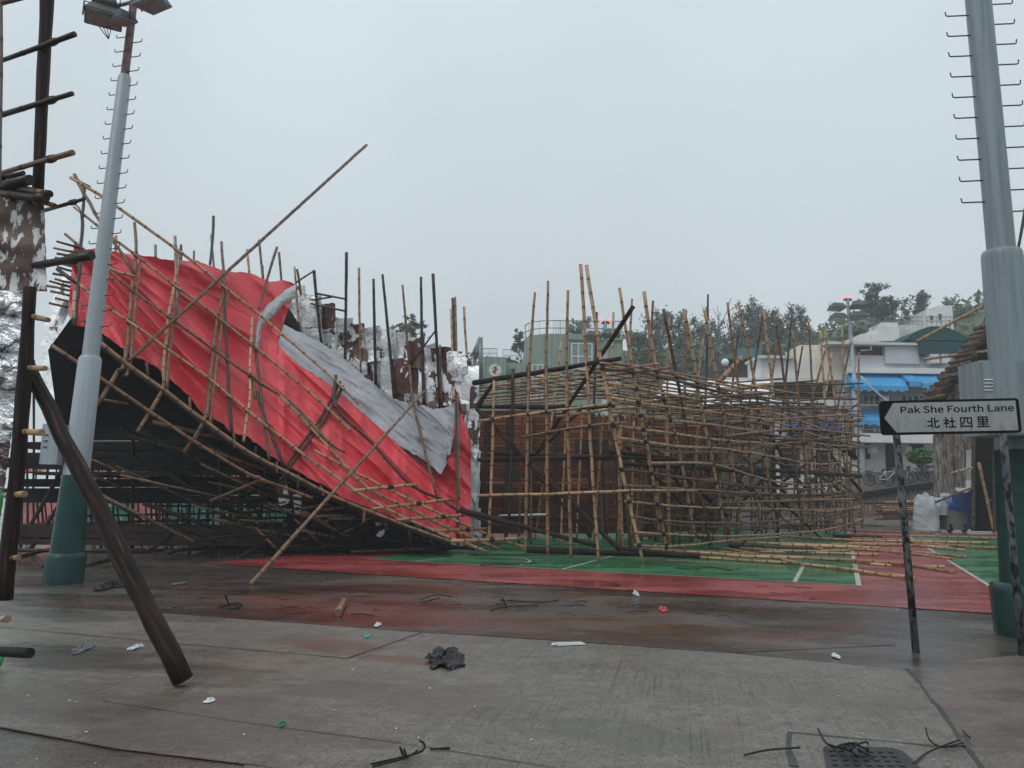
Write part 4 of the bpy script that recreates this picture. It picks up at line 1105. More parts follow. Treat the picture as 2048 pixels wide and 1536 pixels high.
for (px, py), yw, tl, sz in (((207,30), .5, -.1, (.6,.5,.16)), ((246,34), -.4, .2, (.34,.36,.15)), ((304,4), -.5, .15, (.52,.45,.16)), ((212,2), .3, .0, (.4,.4,.16))):
    floodlight(ml, P(px, py + 8, d0 - .35), yw, tl, sz)
mb = MB(); mb.tube([P(190, 22, d0), P(310, -8, d0)], .035, 6); mb.build('cross_arm', 'galvanised', ml)
mb = MB()
for i in range(4): mb.tube([P(196 + i * 8, 50, d0 - .2), P(206 + i * 5, 64, d0 - .12), P(217, 78, d0 - .08)], .009, 4)
mb.build('cable', 'rubber', ml)

# near right mast
B2 = G(2064, 1272); d1 = B2.y
mr_ = thing('flood_mast', B2, 'thick grey floodlight mast with a control box, behind the street sign', 'light mast')
w1 = lambda px: px / F_PX * d1 / 2
zz = lambda x, y: P(x, y, d1).z
lean2 = ((P(1966, 100, d1).x - P(2001, 480, d1).x) / (zz(1966, 100) - zz(2001, 480)), 0)
def base_from(x, y):  # base point so the axis passes through pixel (x, y)
    p = P(x, y, d1); return Vector((p.x - lean2[0] * p.z, d1, 0))
A2 = base_from(2003, 505)
z1a, z1b, z1c = zz(2040, 1165), zz(2030, 900), zz(2003, 500)
lathe('base', mr_, [(0, .44), (z1a - .1, .46), (z1a - .03, .44), (z1a, .38)], 'mast_green', A2, lean2, 8)
lathe('lower_shaft', mr_, [(z1a, .33), (z1b, .27)], 'mast_green', A2, lean2)
lathe('sleeve', mr_, [(z1b, .255), (z1c - .12, w1(76)), (z1c - .05, w1(75)), (z1c - .015, w1(70)), (z1c, w1(56))], 'mast_grey_dark', A2, lean2, 20)
lathe('shaft', mr_, [(z1c, w1(53)), (zz(1958, 0), w1(50)), (zz(1958, 0) + 1.5, w1(48))], 'mast_grey_dark', A2, lean2, 20)
rungs(mr_, A2, lean2, zz(1990, 424), zz(1958, -30), .141, lambda z: w1(51), .27, 0, (1, 0, .06))
mb = MB(); a = P(1949, 872, d1 - .35); b = P(2140, 729, d1 - .35)
mb.box(a.x, d1 - .55, a.z, b.x, d1 - .1, b.z); cb2 = mb.build('control_box', 'mast_grey_dark', mr_)
mb = MB(); c0 = P(1949, 742, d1 - .55); mb.box(a.x + .012, d1 - .565, a.z + .02, b.x - .02, d1 - .5505, b.z - .03); door = mb.build('door', 'mast_grey_dark', cb2)
for i in range(4):
    p = P(1977, 760 + i * 7, d1 - .57); mb = MB(); mb.hexa([p + Vector((-.05, 0, -.004)), p + Vector((.05, 0, -.004)), p + Vector((.05, .02, .012)), p + Vector((-.05, .02, .012)), p + Vector((-.05, -.012, .0)), p + Vector((.05, -.012, .0)), p + Vector((.05, .02, .02)), p + Vector((-.05, .02, .02))])
    mb.build('louvre', 'white_paint', door)

# far masts with lit red signals
def far_mast(bx_, by_, topx, topy, label, lamps, lit, d=None):
    Bm = G(bx_, by_) if d is None else Vector((P(bx_, 900, d).x, d, 0)); d = Bm.y
    t = thing('flood_mast', Bm, label, 'light mast')
    tp = P(topx, topy, d); ln = ((tp.x - Bm.x) / tp.z, 0)
    lathe('base', t, [(0, .5), (1.2, .48), (1.3, .36)], 'mast_green', Bm, ln, 8)
    lathe('shaft', t, [(1.3, .3), (3.5, .27), (tp.z * .62, .24), (tp.z * .63, .15), (tp.z, .1)], 'mast_grey', Bm, ln, 10)
    for (lx, ly, yw) in lamps: floodlight(t, P(lx, ly + 7, d - .3), yw, -.2, (1.0, .8, .32))
    for y in sorted(set(ly for _, ly, _ in lamps)):
        xs = [lx for lx, ly, _ in lamps if ly == y]
        mb = MB(); mb.tube([P(min(xs), y + 14, d), P(max(xs), y + 14, d)], .05, 6); mb.build('cross_arm', 'galvanised', t)
    p0 = P(topx - 8, topy + 1, d); p1 = P(topx + 8, topy + 1, d)
    mb = MB(); mb.tube([p0, p1], .09, 6); mb.build('signal_bar', 'lamp_housing', t)
    for q in (p0, p1):
        mb = MB(); mb.ball(q + Vector((0, 0, .12)), .08, .08, .11, 8, 6); mb.build('signal_lamp', 'signal_red', t)
    for i in range(10):
        z = tp.z * .45 + i * .34; c = Bm + Vector((ln[0] * z, 0, z)); mb = MB(); mb.tube([c - Vector((.45, 0, 0)), c + Vector((.45, 0, 0))], .012, 4); mb.build('step_rung', 'rung_steel', t)
    return t
far_mast(1733, 1043, 1695, 598, 'slender grey floodlight mast with four lamps and lit red signals above the scaffold', [(1674, 611, .2), (1716, 607, -.2), (1676, 631, .2), (1717, 628, -.2)], True)
far_mast(1211, 1000, 1211, 644, 'distant floodlight mast with lit red signals in front of the green building', [(1186, 668, .2), (1222, 664, -.2)], True, d=46)

# ------------------------------------------------------------------ street sign
sl = [P(1758, 803, 8.02), P(2036, 796, 7.9), P(2041, 866, 7.9), P(1763, 870, 8.02)]
ctr = sum(sl, Vector()) / 4
ex = ((sl[1] + sl[2]) / 2 - (sl[0] + sl[3]) / 2); SW = ex.length; ex.normalize()
ez = ((sl[0] + sl[1]) / 2 - (sl[2] + sl[3]) / 2); SH = ez.length
ez = (ez - ex * ez.dot(ex)).normalized(); ey = ez.cross(ex).normalized()
if ey.y < 0: ey = -ey
sb = (G(1832, 1305) + G(2045, 1312)) / 2
sign = thing('street_sign', sb, 'black framed white street sign reading Pak She Fourth Lane on two peeling posts', 'street sign')
def sg(u, v, o=0.0): return ctr + ex * ((u - .5) * SW) + ez * ((v - .5) * SH) - ey * o
def rounded(u0_, v0_, u1_, v1_, r_, n=5):
    out = []; ru = r_ / SW; rv = r_ / SH
    for cx, cy, a0 in ((u1_ - ru, v0_ + rv, -90), (u1_ - ru, v1_ - rv, 0), (u0_ + ru, v1_ - rv, 90), (u0_ + ru, v0_ + rv, 180)):
        for i in range(n + 1):
            a = math.radians(a0 + 90 * i / n); out.append((cx + ru * math.cos(a), cy + rv * math.sin(a)))
    return out
def plate(name, uv, o0, o1, mat, parent):
    mb = MB(); n = len(uv); f = [sg(u, v, o1) for u, v in uv]; b = [sg(u, v, o0) for u, v in uv]
    mb.add(f + b, [tuple(range(n)), tuple(reversed(range(n, 2 * n)))] + [(i, n + i, n + (i + 1) % n, (i + 1) % n) for i in range(n)])
    return mb.build(name, mat, parent)
pl_ = plate('sign_plate', rounded(0, 0, 1, 1, .035), -.02, .02, 'sign_black', sign)
plate('white_panel', [(.024, .49), (.105, .07), (.975, .07), (.975, .93), (.095, .93)], .02, .0225, 'sign_white', pl_)
def text_mesh(body, u0_, u1_, v0_, cap):
    cu = bpy.data.curves.new('t', 'FONT'); cu.body = body; cu.resolution_u = 4; cu.offset = 0.006
    try: cu.font = bpy.data.fonts.load(bpy.utils.system_resource('DATAFILES', path='fonts') + '/Noto Sans CJK Regular.woff2')
    except Exception: pass
    ob = bpy.data.objects.new('t', cu); C.objects.link(ob)
    bpy.context.view_layer.update()
    me = bpy.data.meshes.new_from_object(ob.evaluated_get(bpy.context.evaluated_depsgraph_get()))
    xs = [v.co.x for v in me.vertices]; x0, x1 = min(xs), max(xs)
    capv = max(v.co.y for v in me.vertices)
    mb = MB(); 
    vs = [sg(u0_ + (v.co.x - x0) / (x1 - x0) * (u1_ - u0_), v0_ + v.co.y / capv * cap, .0245) for v in me.vertices]
    mb.add(vs, [tuple(p.vertices) for p in me.polygons])
    bpy.data.objects.remove(ob); bpy.data.meshes.remove(me)
    return mb.build('lettering', 'sign_black', pl_)
text_mesh('Pak She Fourth Lane', .145, .958, .63, .205)
def stroke(mb, pts, wd_, to):
    for (a, b) in zip(pts, pts[1:]):
        A, Bq = to(*a), to(*b); d = (Bq - A).normalized(); n_ = d.cross(ey).normalized() * wd_ / 2
        A = A - d * wd_ * .35; Bq = Bq + d * wd_ * .35
        mb.add([A - n_, Bq - n_, Bq + n_, A + n_], [(0, 1, 2, 3)])
GLY = {
 'bei': [[(.38,.0),(.38,.97)], [(.03,.62),(.38,.62)], [(.0,.14),(.38,.28)], [(.62,.97),(.62,.1),(.7,.04),(.9,.04),(.96,.22)], [(.62,.52),(.94,.7)]],
 'she': [[(.2,.98),(.28,.86)], [(.04,.72),(.4,.72),(.04,.36)], [(.23,.55),(.23,-.02)], [(.28,.5),(.42,.36)], [(.5,.6),(.96,.6)], [(.73,.95),(.73,.05)], [(.45,.04),(1,.04)]],
 'si': [[(.05,.92),(.95,.92),(.95,.0)], [(.05,.92),(.05,.0)], [(.05,.08),(.95,.08)], [(.38,.92),(.36,.55),(.18,.32)], [(.62,.92),(.62,.45),(.7,.38),(.84,.4)]],
 'li': [[(.14,.96),(.86,.96),(.86,.48),(.14,.48),(.14,.96)], [(.14,.72),(.86,.72)], [(.5,.96),(.5,.03)], [(.1,.27),(.9,.27)], [(.0,.02),(1,.02)]],
}
for nm, uc in (('bei', .375), ('she', .49), ('si', .61), ('li', .73)):
    mb = MB()
    for st in GLY[nm]: stroke(mb, st, .0135, lambda x, y: sg(uc + (x - .5) * .086, .335 + (y - .5) * .29, .0245))
    mb.build('lettering', 'sign_black', pl_)
for (bx_, by_), (tx, ty) in (((1832,1305),(1790,868)), ((2045,1312),(2003,868))):
    b = G(bx_, by_); t = P(tx, ty - 30, b.y + .05) 
    mb = MB(); mb.tube([b, b.lerp(t, .5), t], .037, 14); mb.build('post', 'post_paint', sign)

# ------------------------------------------------------------------ left edge structure
le = thing('bamboo_tower', G(-40, 1240), 'part of a bamboo tower clad in silver and rusty sheet at the left edge', 'bamboo structure')
D0 = 6.9
def lb(pp, r_, mt, d=D0, nm='bamboo_pole', dz=0): return bamboo(nm, [P(x, y, d) for x, y in pp], r_, mt, le, wob=.004)
lb([(97,-60),(92,40),(85,190),(76,380)], .062, 'fir_pole', D0, 'timber_post')
lb([(1,-60),(1,160),(-2,370)], .02, 'bamboo_grey', D0)
for a, b, mt, r_ in (((-10,126),(150,68),'bamboo_dark',.026), ((-10,234),(145,187),'bamboo_dark',.028), ((-10,350),(146,305),'bamboo_brown',.028), ((-30,362),(47,346),'bamboo_dark',.028), ((-20,12),(52,-6),'bamboo_brown',.026),
                     ((-10,362),(86,385),'bamboo_tan',.028), ((-10,372),(100,388),'bamboo_dark',.034), ((60,396),(110,411),'bamboo_brown',.026), ((88,421),(168,398),'bamboo_dark',.02), ((40,536),(184,511),'bamboo_dark',.04),
                     ((44,629),(97,640),'bamboo_tan',.028), ((30,735),(91,737),'bamboo_tan',.028), ((20,863),(84,865),'bamboo_tan',.03), ((-10,992),(50,988),'bamboo_tan',.028), ((-10,1119),(38,1115),'bamboo_tan',.028), ((-10,1240),(15,1238),'bamboo_tan',.028), ((-20,375),(60,360),'bamboo_dark',.05), ((-20,384),(92,396),'bamboo_dark',.05)):
    bamboo('bamboo_pole', [P(*a, D0 + .15), P(*b, D0 - .2 + (b[0] < 60) * .1)], r_, mt, le, [P(b[0] * .72 + a[0] * .28, b[1] * .72 + a[1] * .28, D0 - .06)] if b[0] > 120 else (), wob=.003)
lb([(60,575),(52,720),(40,880),(24,1040),(8,1200)], .068, 'fir_pole', D0, 'timber_post')
def msheet(pp, d, par, seed):
    # a crumpled sheet through four corners tl, tr, br, bl
    mb = MB(); nx, ny = 14, 24; vs = []; uv = []
    for a in range(nx + 1):
        for b in range(ny + 1):
            s_, t_ = a / nx, b / ny
            x = lerp(lerp(pp[0][0], pp[1][0], s_), lerp(pp[3][0], pp[2][0], s_), t_); y = lerp(lerp(pp[0][1], pp[1][1], s_), lerp(pp[3][1], pp[2][1], s_), t_)
            if a == nx: x += 2.5 * nz(b * .6, seed)
            p = P(x, y, d + .05 * nz(s_ * 4, t_ * 5, seed)); vs.append(p); uv.append((p.x + seed * 3.3, p.z))
    fs = []; uvs = []
    for a in range(nx):
        for b in range(ny):
            q = (a * (ny + 1) + b, a * (ny + 1) + b + 1, (a + 1) * (ny + 1) + b + 1, (a + 1) * (ny + 1) + b); fs.append(q); uvs.append([uv[z] for z in q])
    mb.add(vs, fs, 0, uvs, True); return mb.build('metal_sheet', par if isinstance(par, str) else 'foil_sheet', le)
k = NT('rusty_sheet'); n1 = k.noise(k.coord('UV', (2.2, 1, 1)), 2.4, 8, 0.66)
sp = k.n('ShaderNodeSeparateXYZ'); k.l(k.coord('Object'), sp.inputs[0])
c = k.ramp(n1, [(0.32, (0.75, 0.77, 0.79)), (0.435, (0.6, 0.6, 0.6)), (0.45, (0.07, 0.04, 0.032)), (0.55, (0.10, 0.05, 0.036)), (0.57, (0.05, 0.028, 0.022)), (0.6, (0.6, 0.62, 0.63))])
k.bump(k.noise(k.coord('UV'), 9, 6), 0.5, 0.02); k.fin(c, 0.5)
msheet([(-120,388),(88,392),(95,583),(-120,578)], D0 + .05, 'rusty_sheet', 1.3)
msheet([(-120,585),(46,582),(42,705),(-120,705)], D0 + .02, None, 2.1)
msheet([(-120,700),(40,698),(28,860),(-120,860)], D0 + .04, None, 5.2)
msheet([(-120,855),(26,850),(8,985),(-120,990)], D0 + .03, None, 7.9)
mb = MB(); mb.tube([P(60, 1306, 5.2), P(-60, 1300, 5.6)], .034, 10)
o = mb.build('black_tube', 'rubber', None, P(60, 1300, 5.2)); tag(o, 'black tube end poking in near the lower left corner', 'tube')
mb = MB(); mb.ball(G(-22, 1325, .1), .11, .1, .1, 12, 8, 0, .3); tag(mb.build('green_cloth', 'plastic_green', None, G(-6, 1322)), 'bright green cloth on the ground at the lower left edge', 'cloth')
mb = MB(); mb.ball(P(-9, 1012, 6.6), .05, .04, .13, 14, 12, 0, .5); mb.build('green_wrap', 'plastic_green', le)

# ------------------------------------------------------------------ right theatre shed
rs = thing('bamboo_shed', Vector((P(2000, 1062, 33).x, 34, 0)), 'dark bamboo shed with layered bark roof behind the right hand mast', 'shed')
RP = [(1842,800),(1870,765),(1900,728),(1930,690),(1955,655),(1978,628),(2010,592),(2060,540)]
rows = resample(RP, 26)
for i, (x, y) in enumerate(rows):
    mb = MB()
    for j in range(5):
        yy = 32.4 + j * .35 + R.uniform(-.1, .1); l = R.uniform(.7, 1.2); a = P(x + R.uniform(-5, 3), y + R.uniform(-2, 2), 32.4); a = Vector((a.x + (yy - 32.4) * .65, yy, a.z + R.uniform(-.04, .08)))
        b = a + Vector((l, R.uniform(-.1, .1), l * .28)); mb.tube([a, b], R.uniform(.05, .1), 5, 0)
    mb.build('bark_course', 'thatch', rs)
mb = MB(); q0 = P(1880, 802, 32.6); q1 = P(2085, 562, 32.6)
mb.hexa([q0, q1, q1 + Vector((5.5, 7.5, 0)), q0 + Vector((5.5, 7.5, 0)), q0 + Vector((0, 0, .1)), q1 + Vector((0, 0, .1)), q1 + Vector((5.5, 7.5, .1)), q0 + Vector((5.5, 7.5, .1))]); mb.build('roof_deck', 'dark_board', rs)
for x0, x1, y0, y1, d in ((1868,1888,876,990,33.1), (1888.6,1910,760,985,33.2), (1910.5,1932,745,975,33.1), (1932.5,1950,730,900,33.2), (1868,1895,810,880,33.4)):
    panel('bark_panel', [(x0, y1), (x1, y1 + R.uniform(-6, 6)), (x1 + 1, y0), (x0 - 1, y0 + R.uniform(-6, 6))], d, .05, 'bark_sheet', rs)
panel('inner_panel', [(1946,1062),(2120,1066),(2120,560),(2060,580),(1946,720)], 35.2, .1, 'interior_black', rs)  # plain black panel across the inside of the shed
for a, b, mt, r_ in (((1832,684),(1973,608),'bamboo_tan',.07), ((1845,719),(1982,701),'bamboo_tan',.07), ((1957,924),(1989,1068),'bamboo_tan',.07), ((1900,947),(1945,935),'bamboo_tan',.05), ((1870,1005),(1945,975),'bamboo_brown',.05), ((1880,788),(1930,786),'bamboo_brown',.05), ((1900,905),(1935,870),'bamboo_brown',.05), ((1948,760),(1946,1062),'bamboo_dark',.08), ((1990,720),(1988,1062),'bamboo_dark',.07), ((1972,1000),(2010,1002),'bamboo_brown',.05),((2036,500),(2052,410),'bamboo_dark',.07),((2030,1060),(2036,560),'bamboo_dark',.08)):
    bamboo('bamboo_pole', [P(*a, 32.9), P(*b, 32.6)], r_, mt, rs)

# covered cart
cb_ = G(1895, 1064); dC = cb_.y
cart = thing('covered_cart', cb_, 'cart half covered by silver and blue sheets beside the bamboo shed', 'cart')
a = P(1893, 1060, dC); b = P(1932, 1022, dC); mb = MB(); mb.box(a.x, dC - .1, .1, b.x, dC + 1.6, b.z); mb.build('body', 'concrete_plain', cart)
for sx in (.15, .85):
    mb = MB(); p = Vector((lerp(a.x, b.x, sx), dC, .2)); mb.tube([p - Vector((.06, 0, 0)), p + Vector((.06, 0, 0))], .2, 14); mb.build('wheel', 'rubber', cart)
def lump(name, x0, y0, x1, y1, d, mat, par, seed, dz=1.3):
    mb = MB(); n, k2 = 34, 22; a = P(x0, y1, d); b = P(x1, y0, d); c = (a + b) / 2; vs = []; fs = []; uvs = []
    for j in range(k2 + 1):
        th = math.pi * .5 * (j / k2)
        for i in range(n):
            ph = 2 * math.pi * i / n
            q = 1 + .16 * nz(math.cos(ph) * 1.6 + seed, math.sin(ph) * 1.6, th * 2) + .09 * ridge(nz(ph * 2.2, th * 1.0, seed + 4)) 
            s_ = math.sin(th) ** .55
            vs.append(Vector((c.x + (b.x - a.x) / 2 * s_ * math.cos(ph) * q, d + .7 + dz / 2 * s_ * math.sin(ph) * q, max(0.05, a.z + (b.z - a.z) * math.cos(th) ** .7 * q))))
    for j in range(k2):
        for i in range(n):
            f = (j * n + i, (j + 1) * n + i, (j + 1) * n + (i + 1) % n, j * n + (i + 1) % n); fs.append(f); uvs.append([(vs[z].x, vs[z].z) for z in f])
    mb.add(vs, fs, 0, uvs, True); return mb.build(name, mat, par)
lump('silver_cover', 1848, 996, 1886, 1062, dC - .5, 'tarp_silver', cart, 2.0)
lump('silver_cover', 1868, 998, 1906, 1030, dC - .4, 'tarp_silver', cart, 6.0)
lump('blue_cover', 1872, 1000, 1938, 1040, dC + .2, 'tarp_blue', cart, 4.0, 1.7)
panel('blue_sheet', [(1902,990),(1904,977),(1918,984),(1934,985),(1948,974),(1946,1058),(1938,1058),(1932,1022),(1912,1018)], dC - .25, .04, 'tarp_blue', cart)

# ------------------------------------------------------------------ buildings
def bpx(mb, x0, y0, x1, y1, d, dep, mat=0, z0=None):
    a = P(x0, y1, d); b = P(x1, y0, d); c = P((x0 + x1) / 2, y0, d); e_ = P((x0 + x1) / 2, y1, d)
    mb.box(P(x0, (y0 + y1) / 2, d).x, d, e_.z if z0 is None else z0, P(x1, (y0 + y1) / 2, d).x, d + dep, c.z, mat)
def part(par, name, mat, x0, y0, x1, y1, d, dep, z0=None):
    mb = MB(); bpx(mb, x0, y0, x1, y1, d, dep, 0, z0); return mb.build(name, mat, par)
def window(par, x0, y0, x1, y1, d, cols_=2, rows_=1, glass='dark_glass', frame='white_paint'):
    f = MB(); a = P(x0, y1, d); b = P(x1, y0, d); t = .09
    f.box(a.x, d - .1, a.z, b.x, d - .003, a.z + t); f.box(a.x, d - .1, b.z - t, b.x, d - .003, b.z)
    for i in range(cols_ + 1):
        x = lerp(a.x, b.x - t, i / cols_); f.box(x, d - .098, a.z + t, x + t, d - .003, b.z - t)
    for j in range(1, rows_):
        z = lerp(a.z, b.z, j / rows_); f.box(a.x + t, d - .094, z - t / 2, b.x - t, d - .003, z + t / 2)
    fo = f.build('window', frame, par)
    g_ = MB(); g_.box(a.x + .01, d - .05, a.z + .01, b.x - .01, d - .02, b.z - .01); g_.build('pane', glass, fo)
    return fo
def awning(par, x0, x1, y0, y1, d, mat='awning_blue', out=1.2):
    a0 = P(x0, y0, d); a1 = P(x1, y0 - (x1 - x0) * .0, d); b0 = P(x0, y1, d - out); b1 = P(x1, y1, d - out)
    z0 = a0.z; z1 = P(x0, y1, d).z; mb = MB(); n = 8; vs = []; 
    for i in range(n + 1):
        t = i / n; y = d - out * t; z = z0 - (z0 - z1) * (t * .85 + .15 * t * t)
        vs += [Vector((a0.x, y, z)), Vector((a1.x, y, z))]
    mb.add(vs, [(2 * i, 2 * i + 2, 2 * i + 3, 2 * i + 1) for i in range(n)], 0, None, True)
    mb.add([v - Vector((0, 0, .03)) for v in vs], [(2 * i + 1, 2 * i + 3, 2 * i + 2, 2 * i) for i in range(n)], 0, None, True)
    L_ = vs[-2]; Rr = vs[-1]; nn = max(6, int((Rr.x - L_.x) / .25))
    for i in range(nn):
        xa, xb = lerp(L_.x, Rr.x, i / nn), lerp(L_.x, Rr.x, (i + 1) / nn); h = .28 + .08 * (i % 2)
        mb.hexa([(xa, L_.y - .02, L_.z - h), (xb, L_.y - .02, L_.z - h), (xb, L_.y, L_.z - h), (xa, L_.y, L_.z - h), (xa, L_.y - .02, L_.z), (xb, L_.y - .02, L_.z), (xb, L_.y, L_.z), (xa, L_.y, L_.z)])
    for sx in (a0.x, a1.x): mb.add([Vector((sx, d, z0)), Vector((sx, d - out, z1)), Vector((sx, d, z1))], [(0, 1, 2)])
    return mb.build('awning', mat, par)
def railing(par, x0, x1, ytop, ybot, d, n, r_=.025, name='railing', mat='galvanised', y1t=None, y1b=None):
    mb = MB(); y1t = ytop if y1t is None else y1t; y1b = ybot if y1b is None else y1b
    mb.tube([P(x0, ytop, d), P(x1, y1t, d)], r_, 5); mb.tube([P(x0, (ytop + ybot) / 2, d), P(x1, (y1t + y1b) / 2, d)], r_ * .8, 5)
    for i in range(n + 1):
        t = i / n; mb.tube([P(lerp(x0, x1, t), lerp(ytop, y1t, t), d), P(lerp(x0, x1, t), lerp(ybot, y1b, t) + 2, d)], r_ * (.9 if i % 4 == 0 else .55), 4)
    return mb.build(name, mat, par)

d = 55.0
gb = thing('green_building', Vector((P(1150, 900, d).x, d, 0)), 'pale green tiled building with rounded roof railing behind the bamboo lattice', 'building')
# main block with a rounded left corner
mb = MB(); xL, xR = P(1050, 760, d).x, P(1246, 760, d).x; zt = P(1150, 668, d).z; pts = []
for i in range(7):
    a = math.pi + math.pi / 2 * i / 6; pts.append((xL + 2 + 2 * math.cos(a), d + 2 + 2 * math.sin(a)))
pts += [(xR, d), (xR, d + 12), (xL, d + 12)]
n = len(pts); vs = [Vector((x, y, 0)) for x, y in pts] + [Vector((x, y, zt)) for x, y in pts]
mb.add(vs, [(i, (i + 1) % n, n + (i + 1) % n, n + i) for i in range(n)] + [tuple(range(n, 2 * n))]); mb.build('wall', 'green_tiles', gb)
rl = [Vector((x, y, zt)) for x, y in pts[:8]]
mb = MB()
for z in (.45, 1.0): mb.tube([p + Vector((0, .15, z)) for p in rl], .035, 5)
seg = smooth_pts(rl, .3)
for i, p in enumerate([rl[0].lerp(rl[6], .0)] + [rl[6].lerp(rl[7], i / 40) for i in range(41)] + rl[:6]): mb.tube([p + Vector((0, .15, 0)), p + Vector((0, .15, 1.0))], .028 if i % 5 == 0 else .014, 4)
mb.build('railing', 'galvanised', gb)
window(gb, 1142, 687, 1185, 740, d, 3, 2, 'pale_glass'); window(gb, 1063, 729, 1087, 773, d, 2, 2, 'pale_glass'); window(gb, 1060, 776, 1086, 800, d, 2, 1, 'pale_glass'); window(gb, 1145, 764, 1172, 790, d, 2, 1, 'pale_glass'); window(gb, 1205, 760, 1235, 790, d, 2, 1, 'pale_glass')
part(gb, 'parapet', 'green_tiles', 1138, 671, 1247, 680, d - .15, .14)
part(gb, 'side_block', 'green_tiles', 966, 714, 1012, 800, d - 2, 10, 0)
part(gb, 'link_block', 'mesh_green2' if 'mesh_green2' in MATS else 'green_tiles', 1012.5, 726, 1052, 800, d + .5, 6, 0)
railing(gb, 962, 994, 697, 716, d - 1.9, 8); railing(gb, 1006, 1046, 699, 724, d + .6, 10)
mb = MB()
for a, b in (((946,712),(961,675)), ((961,675),(961,762)), ((946,712),(946,760)), ((949,716),(957,692))): mb.tube([P(*a, d - 4), P(*b, d - 4)], .16, 6)
mb.build('roof_frame', 'galvanised', gb)

d = 50.0
wb = thing('apartment_building', Vector((P(1800, 950, d).x, d, 0)), 'pale grey building with two rows of blue awnings above parked bicycles', 'building')
part(wb, 'upper_wall', 'wall_grey', 1690, 712, 1985, 776, d, 3)
part(wb, 'upper_wall', 'wall_cream', 1655, 690, 1718, 760, d + .6, 3)
part(wb, 'brown_panel', 'wall_brown', 1718.5, 688, 1770, 712, d + .2, 6)
part(wb, 'roof_block', 'wall_grey', 1771, 688, 1838, 727, d - .25, 6)
part(wb, 'roof_edge', 'white_paint', 1652, 684, 1835, 689, d - .5, 1.3)
part(wb, 'cornice', 'wall_white', 1700, 736, 1985, 747, d - .6, .58)
part(wb, 'middle_wall', 'wall_grey', 1690, 776.4, 1985, 818, d + .4, 3)
part(wb, 'lower_wall', 'wall_grey', 1690, 818.5, 1985, 872, d + .3, 3)
part(wb, 'floor_slab', 'wall_white', 1715, 868, 1985, 886, d - 1.3, 1.25)
part(wb, 'ground_wall', 'wall_white', 1690, 872.5, 1985, 960, d + .35, 3, 0)
awning(wb, 1691, 1796, 747, 776, d); awning(wb, 1798, 1821, 746, 768, d - .1); awning(wb, 1823, 1900, 745, 772, d); awning(wb, 1693, 1758, 817, 843, d + .3); awning(wb, 1760, 1840, 817, 843, d + .3)
for x0, y0, x1, y1, c_ in ((1724,790,1782,812,5), (1800,790,1850,812,4), (1724,846,1758,866,3), (1765,846,1790,866,2)): window(wb, x0, y0, x1, y1, d + .3, c_, 1, 'dark_glass', 'wall_grey')
for x0, y0, x1, y1 in ((1703,886,1712,922), (1726,887,1740,918), (1772,887,1792,958), (1822,887,1848,905)): part(wb, 'doorway', 'doorway_dark', x0, y0, x1, y1, d + .31, .2)
railing(wb, 1732, 1756, 637, 660, d + 3, 7, .03); 
part(wb, 'water_tank', 'wall_white', 1761, 654, 1799, 682, d + 2, 3); part(wb, 'water_tank', 'wall_white', 1764, 645, 1796, 653.5, d + 2.3, 2)
part(wb, 'stair_block', 'wall_white', 1722, 668, 1760, 690, d + 2.5, 4); part(wb, 'stair_block', 'wall_grey', 1800, 650, 1880, 684, d + 4, 5)
railing(wb, 1770, 1920, 634, 650, d + 5, 16, .03)
for x, y0, y1 in ((1715, 745, 868), (1796, 777, 868), (1852, 776, 868)):
    mb = MB(); mb.tube([P(x, y0, d - .12), P(x, y1, d - .12)], .055, 6); mb.build('drain_pipe', 'white_paint', wb)
for x, y in ((1766, 792), (1786, 846), (1742, 892), (1812, 893)): part(wb, 'air_conditioner', 'white_paint', x, y, x + 13, y + 14, d - .55, .5)
for x0, y0, x1, y1 in ((1696,724,1712,733), (1842,716,1836,716)): 
    if x1 > x0: window(wb, x0, y0, x1, y1, d + .58, 2, 1)
for y, n_ in ((862, 22), (812, 18)): railing(wb, 1718, 1850, y - 9, y + 2, d - .8, n_, .03)
for i in range(9):
    x = 1722 + i * 12 + R.uniform(-3, 3); part(wb, 'laundry', R.choice(['wall_white', 'litter_teal', 'wall_brown', 'awning_dark_blue']), x, 850, x + R.uniform(4, 8), 850 + R.uniform(7, 14), d - .7, .03)
mb = MB(); mb.tube(smooth_pts([P(1722, 752, d - 3), P(1742, 775, d - 3), P(1775, 802, d - 3), P(1800, 818, d - 3)]), .05, 5); mb.build('cable', 'white_paint', wb)
part(wb, 'roof_box', 'wall_cream', 1822, 656, 1842, 684, d + 3.4, 2); part(wb, 'vent_pipe', 'white_paint', 1848, 630, 1851, 684, d + 3, .12); part(wb, 'stair_rail', 'galvanised', 1900, 640, 1902, 690, d + 3, .1)
# arched green canopy
mb = MB(); n = 14; x0, x1 = P(1802, 690, d).x, P(1930, 690, d).x; zb_ = P(1860, 684, d).z; zt_ = P(1860, 656, d).z; vs = []
for i in range(n + 1):
    t = i / n; z = zb_ + (zt_ - zb_) * math.sin(math.pi * t) ** .8; vs += [Vector((lerp(x0, x1, t), d - .6, z)), Vector((lerp(x0, x1, t), d + 6, z))]
mb.add(vs, [(2 * i, 2 * i + 1, 2 * i + 3, 2 * i + 2) for i in range(n)], 0, None, True); mb.add(vs[::2], [tuple(range(n + 1))])
mb.build('green_canopy', 'mesh_green', wb)
part(wb, 'green_screen', 'mesh_green', 1838.5, 682, 1932, 710, d - .55, .1)
for x in (1862, 1884): part(wb, 'air_conditioner', 'white_paint', x, 708, x + 17, 726, d - .7, .65)
mb = MB(); mb.tube([P(1742, 672, d - .3), P(1742, 700, d - .3), P(1722, 701, d - .3)], .05, 5); mb.build('drain_pipe', 'white_paint', wb)

